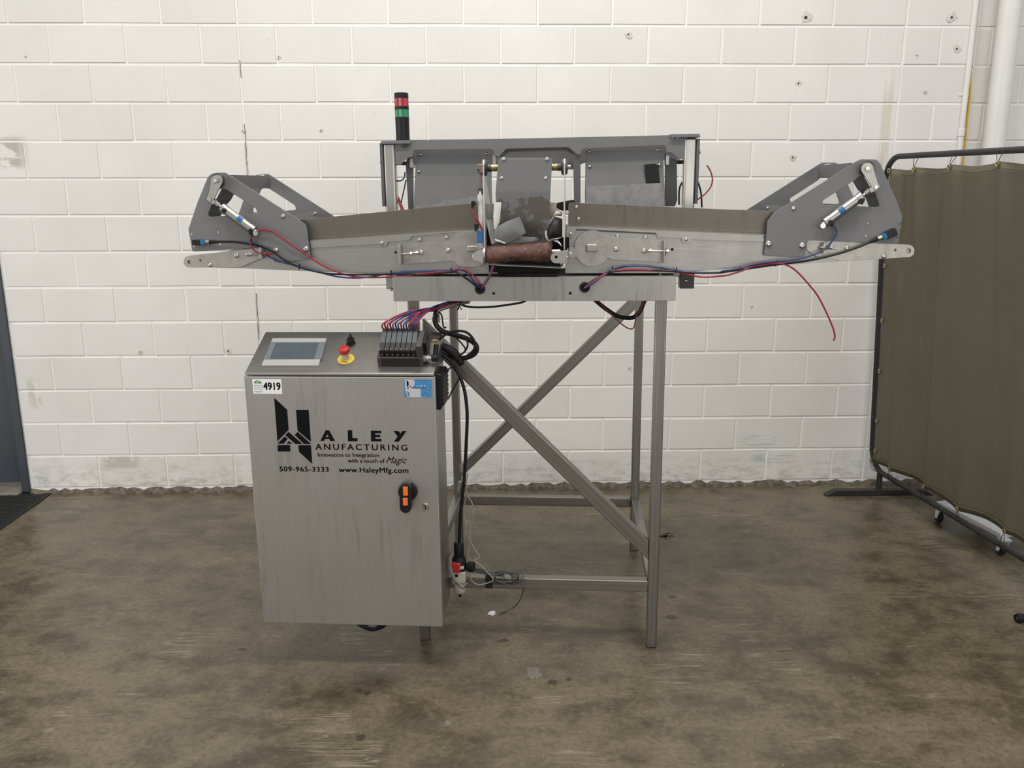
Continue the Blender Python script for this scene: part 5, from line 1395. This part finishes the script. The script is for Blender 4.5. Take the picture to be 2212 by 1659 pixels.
cable('air_hose', pth('C', ((565, 1128),), -.03) + pth('C', ((580, 1118), (700, 1040)), -.062) + pth('C', ((800, 952), (900, 902)), -.05) + pth('C', ((1050, 860), (1200, 852), (1400, 866), (1660, 906), (1800, 928), (2150, 932)), YC) + pth('D', ((120, 1225), (270, 1205), (400, 1165), (600, 1134), (800, 1116), (980, 1080), (1150, 1010), (1250, 900), (1285, 830), (1262, 762)), YC - .012),
      HB_, BLUE, 'blue air hose arching to the cylinder beside the olive curtain', 'hose')
cable('air_hose', pth('C', ((568, 1124),), -.03) + pth('C', ((572, 1112), (700, 1028)), -.06) + pth('C', ((860, 930), (1000, 905)), -.05) + pth('C', ((1300, 905), (1580, 912), (1740, 937), (1850, 966), (2000, 988), (2180, 975)), YC) + pth('D', ((150, 1272), (300, 1226), (450, 1172), (640, 1150), (760, 1165), (870, 1232), (1000, 1372)), YC - .01) + [(1767, 640, YC - .01), (1785, 675, YC - .012), (1798, 705, YC - .014), (1803, 722, YC - .014), (1803, 730, YC - .014), (1800, 736, YC - .014)],
      HR, RED, 'loose red air hose dangling free in front of the block wall', 'hose')
cable('sensor_cable', pth('C', ((562, 1122),), -.03) + pth('C', ((570, 1106), (680, 1026)), -.058) + pth('C', ((800, 958), (950, 915)), -.05) + pth('C', ((1200, 906), (1600, 916), (1840, 936), (2150, 936)), YC) + pth('D', ((150, 1235), (640, 1165), (1000, 1120), (1300, 1050), (1500, 985), (1632, 930)), -.018),
      HK, BLACK, 'black sensor cable running to the photo eye beside the olive curtain', 'cable')
# pair of hoses from the blue valve down into the pan
for dx, mat, lb in ((0, RED, 'red hose dropping from under the brown roller into the pan'), (-10, BLUE, 'blue hose dropping from under the brown roller into the pan')):
    cable('air_hose', pth('B', ((1235 + dx, 760), (1232 + dx, 800), (1205 + dx, 870), (1160 + dx, 950)), -.07) + pth('B', ((1105 + dx * .3, 1022),), -.06) + pth('B', ((1096, 1032),), -.03), HR, mat, lb, 'hose')
cable('air_hose', pth('E', ((190, 1160), (205, 1230), (260, 1370)), -.105) + pth('F', ((290, 330), (350, 460), (385, 500)), -.10), HR, RED, 'red hose hooked to a black elbow beside the upright cheek', 'hose')
# loops by the portal post
cable('air_hose', pth('3', ((2010, 535), (2060, 620), (2082, 720), (2060, 820), (1990, 910), (1920, 965), (1870, 1000)), .46), .0028, RED, 'red hose bowing out from the portal post beside the wide deflector tapes', 'hose')
cable('power_cable', pth('3', ((1700, 735), (1655, 810), (1640, 900), (1640, 1060)), .5) , .0036, BLACK, 'black cable arching inside the portal post near the black tape', 'cable')
cable('power_cable', pth('3', ((1890, 755), (1920, 850), (1935, 950), (1942, 1095)), .5), .0036, BLACK, 'black cable hanging outside the portal post near the black tape', 'cable')
for k_, (xo, mat) in enumerate(((0, RED), (3, RED), (6, DGREYC))):
    cable('air_hose', [(858 + xo * .4, 420 + k_ * 3, .5), (862 + xo * .6, 438, .48), (868 + xo, 458, .44)], .003, mat, 'dark hose end behind the guard under the signal tower', 'hose', 'hose ends under the signal tower')
cable('air_hose', [(856, 391, .49), (866, 390, .48), (873, 384, .49), (875, 372, .5)], .003, BLUE, 'short blue hose curled under the beam below the signal tower', 'hose')
cable('power_cable', [(877, 388, .5), (874, 404, .5), (870, 422, .49), (866, 440, .48)], .0026, BLACK, 'thin black lead hanging below the signal tower', 'cable')
# under the pan
cable('wire_loom', pth('U', ((395, 105), (540, 225), (700, 325), (850, 350), (930, 330), (1000, 258), (1062, 110)), .22), .0085, BLACK, 'black corrugated loom drooping under the pan by the rear leg', 'cable')
cable('air_hose', pth('U', ((430, 110), (560, 245), (740, 418), (850, 490), (910, 482), (935, 400), (945, 330), (1010, 235), (1050, 110)), .20), .0024, RED, 'thin red hose sagging below the drooping black loom', 'hose')
cable('power_cable', [(988, 648, .1), (996, 658, .06), (1020, 663.5, .04), (1060, 663, .04), (1100, 658, .05), (1128, 653, .06), (1142, 645, .08)], .0042, BLACK, 'black cable slung just under the long pan', 'cable')
# hoses fanning from the valves into one bundle
f = lambda x, s, h: V((x, o0.y, o0.z)) + PS * s + PN * h
b0, b1, b2 = L(938, 668, -.03), L(975, 656, .0), L(1015, 645, .04)
for k_ in range(14):
    v_i, row = k_ // 2, k_ % 2
    st_ = f(vx0 + vw * (v_i + .25 + .45 * row), .096 + .006 * row, .092)
    mat = (RED, RED, RED, BLUE, RED, BLUE, BLUE, RED, BLUE, BLUE, RED, RED, BLUE, RED)[k_]
    jit = V((random.uniform(-.008, .008), random.uniform(-.008, .008), random.uniform(-.007, .007)))
    mid = st_.lerp(b0, .5) + V((-.008 + .001 * v_i + random.uniform(-.006, .006), .0, .022 + random.uniform(-.004, .008)))
    pts = [st_, st_ + PN * .030 + V((.003, 0, 0)), mid, b0 + jit, b1 + jit * 1.1, b2 + jit * 1.2]
    BASE = st_.copy()
    o_ = MB().tube(catmull(pts, 6), .0030, 7).build('air_hose', mat); single(o_, BASE)
    if mat is RED: tag(o_, 'red air hose fanning out of the valve bank into the bundle', 'hose', 'red hoses out of the valve bank')
    else: tag(o_, 'blue air hose fanning out of the valve bank into the bundle', 'hose', 'blue hoses out of the valve bank')
for k_ in range(6):
    jit = V((random.uniform(-.012, .012), random.uniform(-.01, .01), random.uniform(-.014, -.002)))
    pts = [L(948, 694, -.03) + jit * .4, L(947, 682, -.03) + jit * .5, b0 + V((.012, 0, -.004)) + jit * .6, b1 + jit, b2 + jit * 1.2]
    BASE = pts[0].copy()
    o_ = MB().tube(catmull(pts, 6), .0026, 6).build('signal_wire', GREYC if k_ % 2 else BLACK); single(o_, BASE)
    tag(o_, 'thin signal wire in the bundle under the pan', 'cable', 'signal wires in the bundle under the pan')
for (x_, y_) in ((941, 669), (993, 659)):
    p = L(x_, y_, -.02)
    BASE = p.copy()
    o_ = MB().tube([p + V((.008 * math.sin(a_), .018 * math.cos(a_), .018 * math.sin(a_))) for a_ in [2 * math.pi * q / 14 for q in range(14)]], .0024, 6, closed=True).cyl(p + V((.004, -.018, -.004)), p + V((.01, -.026, -.014)), .002, 6).build('cable_tie', BLACK)
    single(o_, BASE); tag(o_, 'black cable tie around the hose bundle above the valves', 'cable tie', 'cable ties on the hose bundle')
LY = -.03
cable('wire_loom', pth('7', ((985, 255), (945, 340), (965, 430), (1050, 510), (1200, 552), (1350, 600), (1450, 660), (1482, 735), (1440, 805), (1330, 848), (1220, 850), (1110, 800), (1040, 760)), LY), .0095, BLACK, 'thick black loom looping beside the valve bank onto the brace', 'cable', None, 7, 10)
cable('power_cable', pth('7', ((985, 250), (1030, 300), (1045, 400), (1060, 460), (1090, 455)), LY - .01), .003, BLACK, 'thin black lead tied to the thick loom', 'cable')
cable('power_cable', pth('7', ((940, 800), (950, 700), (1000, 615), (1100, 540), (1230, 503), (1345, 520), (1425, 590), (1455, 665), (1440, 750), (1360, 820)), LY - .02), .0048, BLACK, 'black cable arching out of the angle plug over the brace', 'cable')
cable('power_cable', pth('7', ((1215, 585), (1300, 680), (1335, 740), (1300, 790), (1240, 815)), LY - .012), .003, BLACK, 'thin black lead looped inside the thick loom', 'cable')
cable('power_cable', pth('7', ((1330, 590), (1365, 660), (1345, 740), (1290, 800), (1230, 820)), LY - .015), .0034, BLACK, 'second black lead curling through the thick loom', 'cable')
bk0 = L(985, 765, -.03); BASE = bk0.copy()
o_ = MB().tube(catmull([bk0 + V((-.045, 0, .030)), bk0 + V((-.015, -.004, .012)), bk0 + V((.006, -.004, -.012)), bk0 + V((.022, 0, -.040))], 5), [.010, .012, .014, .016, .017, .017, .018, .017, .017, .017, .016, .015, .014, .013, .012, .010], 12).build('loom_clamp', BLACKR); single(o_, BASE)
tag(o_, 'black rubber clamp holding the thick loom at the top of the brace', 'clamp')
cable('air_hose', pth('7', ((930, 770), (1000, 790), (1080, 832), (1180, 930), (1260, 1080), (1320, 1250), (1350, 1450), (1358, 1640)), LY - .02) + [(1007, 960, -.045), (1004, 1020, -.045), (998, 1080, -.045), (994, 1130, -.045), (992, 1174, -.045)], .0065, BLACK, 'thick black supply hose dropping to the filter regulator', 'hose', None, 6, 10)
cable('power_cable', [(967, 803, -.10), (972, 795, -.08), (985, 792, -.06)], .003, BLACK, 'short black lead leaving the top of the louvred fan box', 'cable')
cable('power_cable', [(968, 862, -.08), (975, 848, -.06), (988, 825, -.05), (996, 808, -.04)], .003, BLACK, 'thin black lead rising from the louvred fan box to the brace', 'cable')
# grey leads and the coil on the lower stretcher
cable('data_cable', pth('H', ((430, 90), (415, 110), (418, 160), (435, 210), (455, 280), (470, 370), (452, 480), (450, 600), (470, 720), (495, 850), (484, 950), (515, 1010)), -.03), .0024, GREYC, 'pale grey lead hanging down to the pressure gauge', 'cable')
cable('data_cable', pth('H', ((485, 180), (470, 270), (472, 380), (520, 460), (540, 540), (530, 620), (502, 700), (510, 830), (560, 920), (594, 978), (560, 995), (540, 1005), (600, 1050), (660, 1110), (722, 1190), (650, 1225), (580, 1235), (520, 1200), (498, 1140)), -.035), .0024, GREYC, 'wavy pale grey lead knotted around the lower stretcher', 'cable')
cable('data_cable', pth('H', ((345, 935), (310, 950), (285, 1010), (300, 1100), (340, 1180), (390, 1240), (440, 1275), (470, 1230), (480, 1190)), -.08), .0022, DGREYC, 'dark grey lead wound around the cream regulator body', 'cable')
cable('data_cable', pth('H', ((340, 930), (318, 980), (330, 1080), (360, 1170), (400, 1225), (450, 1245), (478, 1215)), -.082), .0022, GREYC, 'light grey lead wound around the cream regulator body', 'cable')
pts = []
for k_ in range(0, 150):
    a_ = 2 * math.pi * k_ / 24; q_ = k_ // 24
    cx_, cy_ = 850 - 14 * q_ % 40, 1160 + 4 * math.sin(q_ * 2.1)
    pts.append((z('H', (cx_ + (165 - 17 * q_) * math.cos(a_), cy_ + (66 - 4 * q_) * math.sin(a_) + .08 * (cx_ - 700)))[0]) + (-.016 - .008 * math.sin(a_ + q_) - .002 * q_,))
path = [L(*p) for p in pts]; BASE = path[0].copy()
o_ = MB().tube(path, .0024, 6).build('cable_coil', DGREYC); single(o_, BASE)
tag(o_, 'coiled dark grey lead tied to the lower stretcher', 'cable')
for q_ in range(5):
    cable('data_cable', pth('H', ((545, 1085 + 9 * q_), (620, 1092 + 10 * q_), (700, 1118 + 7 * q_), (760, 1128 + 6 * q_), (830, 1110 + 14 * q_)), -.018 - .003 * q_), .0022, DGREYC, 'dark grey lead running from the pressure gauge to the coil', 'cable', 'leads between gauge and coil')
cp = [L(*z('H', (683, 1200))[0], -.02)]
BASE = cp[0].copy()
o_ = MB().box(cp[0] + V((-.014, -.012, -.028)), cp[0] + V((.014, .019, .030))).build('cable_wrap', BLACKR, bevel=.005); single(o_, BASE)
tag(o_, 'black strap wrapped around leads on the lower stretcher', 'strap')
e0 = atZ(1079, 1325.5, .004); e1 = MWI @ e0
cd = [L(*z('H', (1005, 1225))[0], -.02), L(*z('H', (1006, 1290))[0], -.03), MWI @ atZ(1123, 1296, .09), MWI @ atZ(1112, 1310, .03), MWI @ atZ(1097, 1318, .006), e1]
BASE = cd[0].copy()
o_ = MB().tube(catmull(cd, 6), .0026, 6).build('data_cable', DGREYC); single(o_, BASE)
tag(o_, 'dark grey cord trailing from the coil to the floor', 'cable')
sn = L(*z('H', (400, 310))[0], -.02); BASE = sn.copy()
o_ = MB().hexa([sn + V((-.012, -.01, -.022)), sn + V((.004, -.01, -.022)), sn + V((.004, .01, -.022)), sn + V((-.012, .01, -.022)), sn + V((-.002, -.01, .022)), sn + V((.012, -.01, .022)), sn + V((.012, .01, .022)), sn + V((-.002, .01, .022))]).build('inline_connector', ZINC, bevel=.003); single(o_, BASE)
tag(o_, 'small metal plug hanging among leads above the regulator', 'connector')
# cords hanging under the cabinet
for k_ in range(4):
    x0c, x1c = 765 + 6 * k_, 838 - 5 * k_
    cable('power_cable', [(x0c, 1338, -.12 - .012 * k_), (x0c + 12, 1352 + k_, -.12 - .012 * k_), ((x0c + x1c) / 2, 1361.5 - 1.6 * k_, -.12 - .012 * k_), (x1c - 14, 1357, -.12 - .012 * k_), (x1c, 1346, -.12 - .012 * k_)], .0042, BLACK, 'black cord hanging in a bight under the control cabinet', 'cable', 'cords hanging under the cabinet')
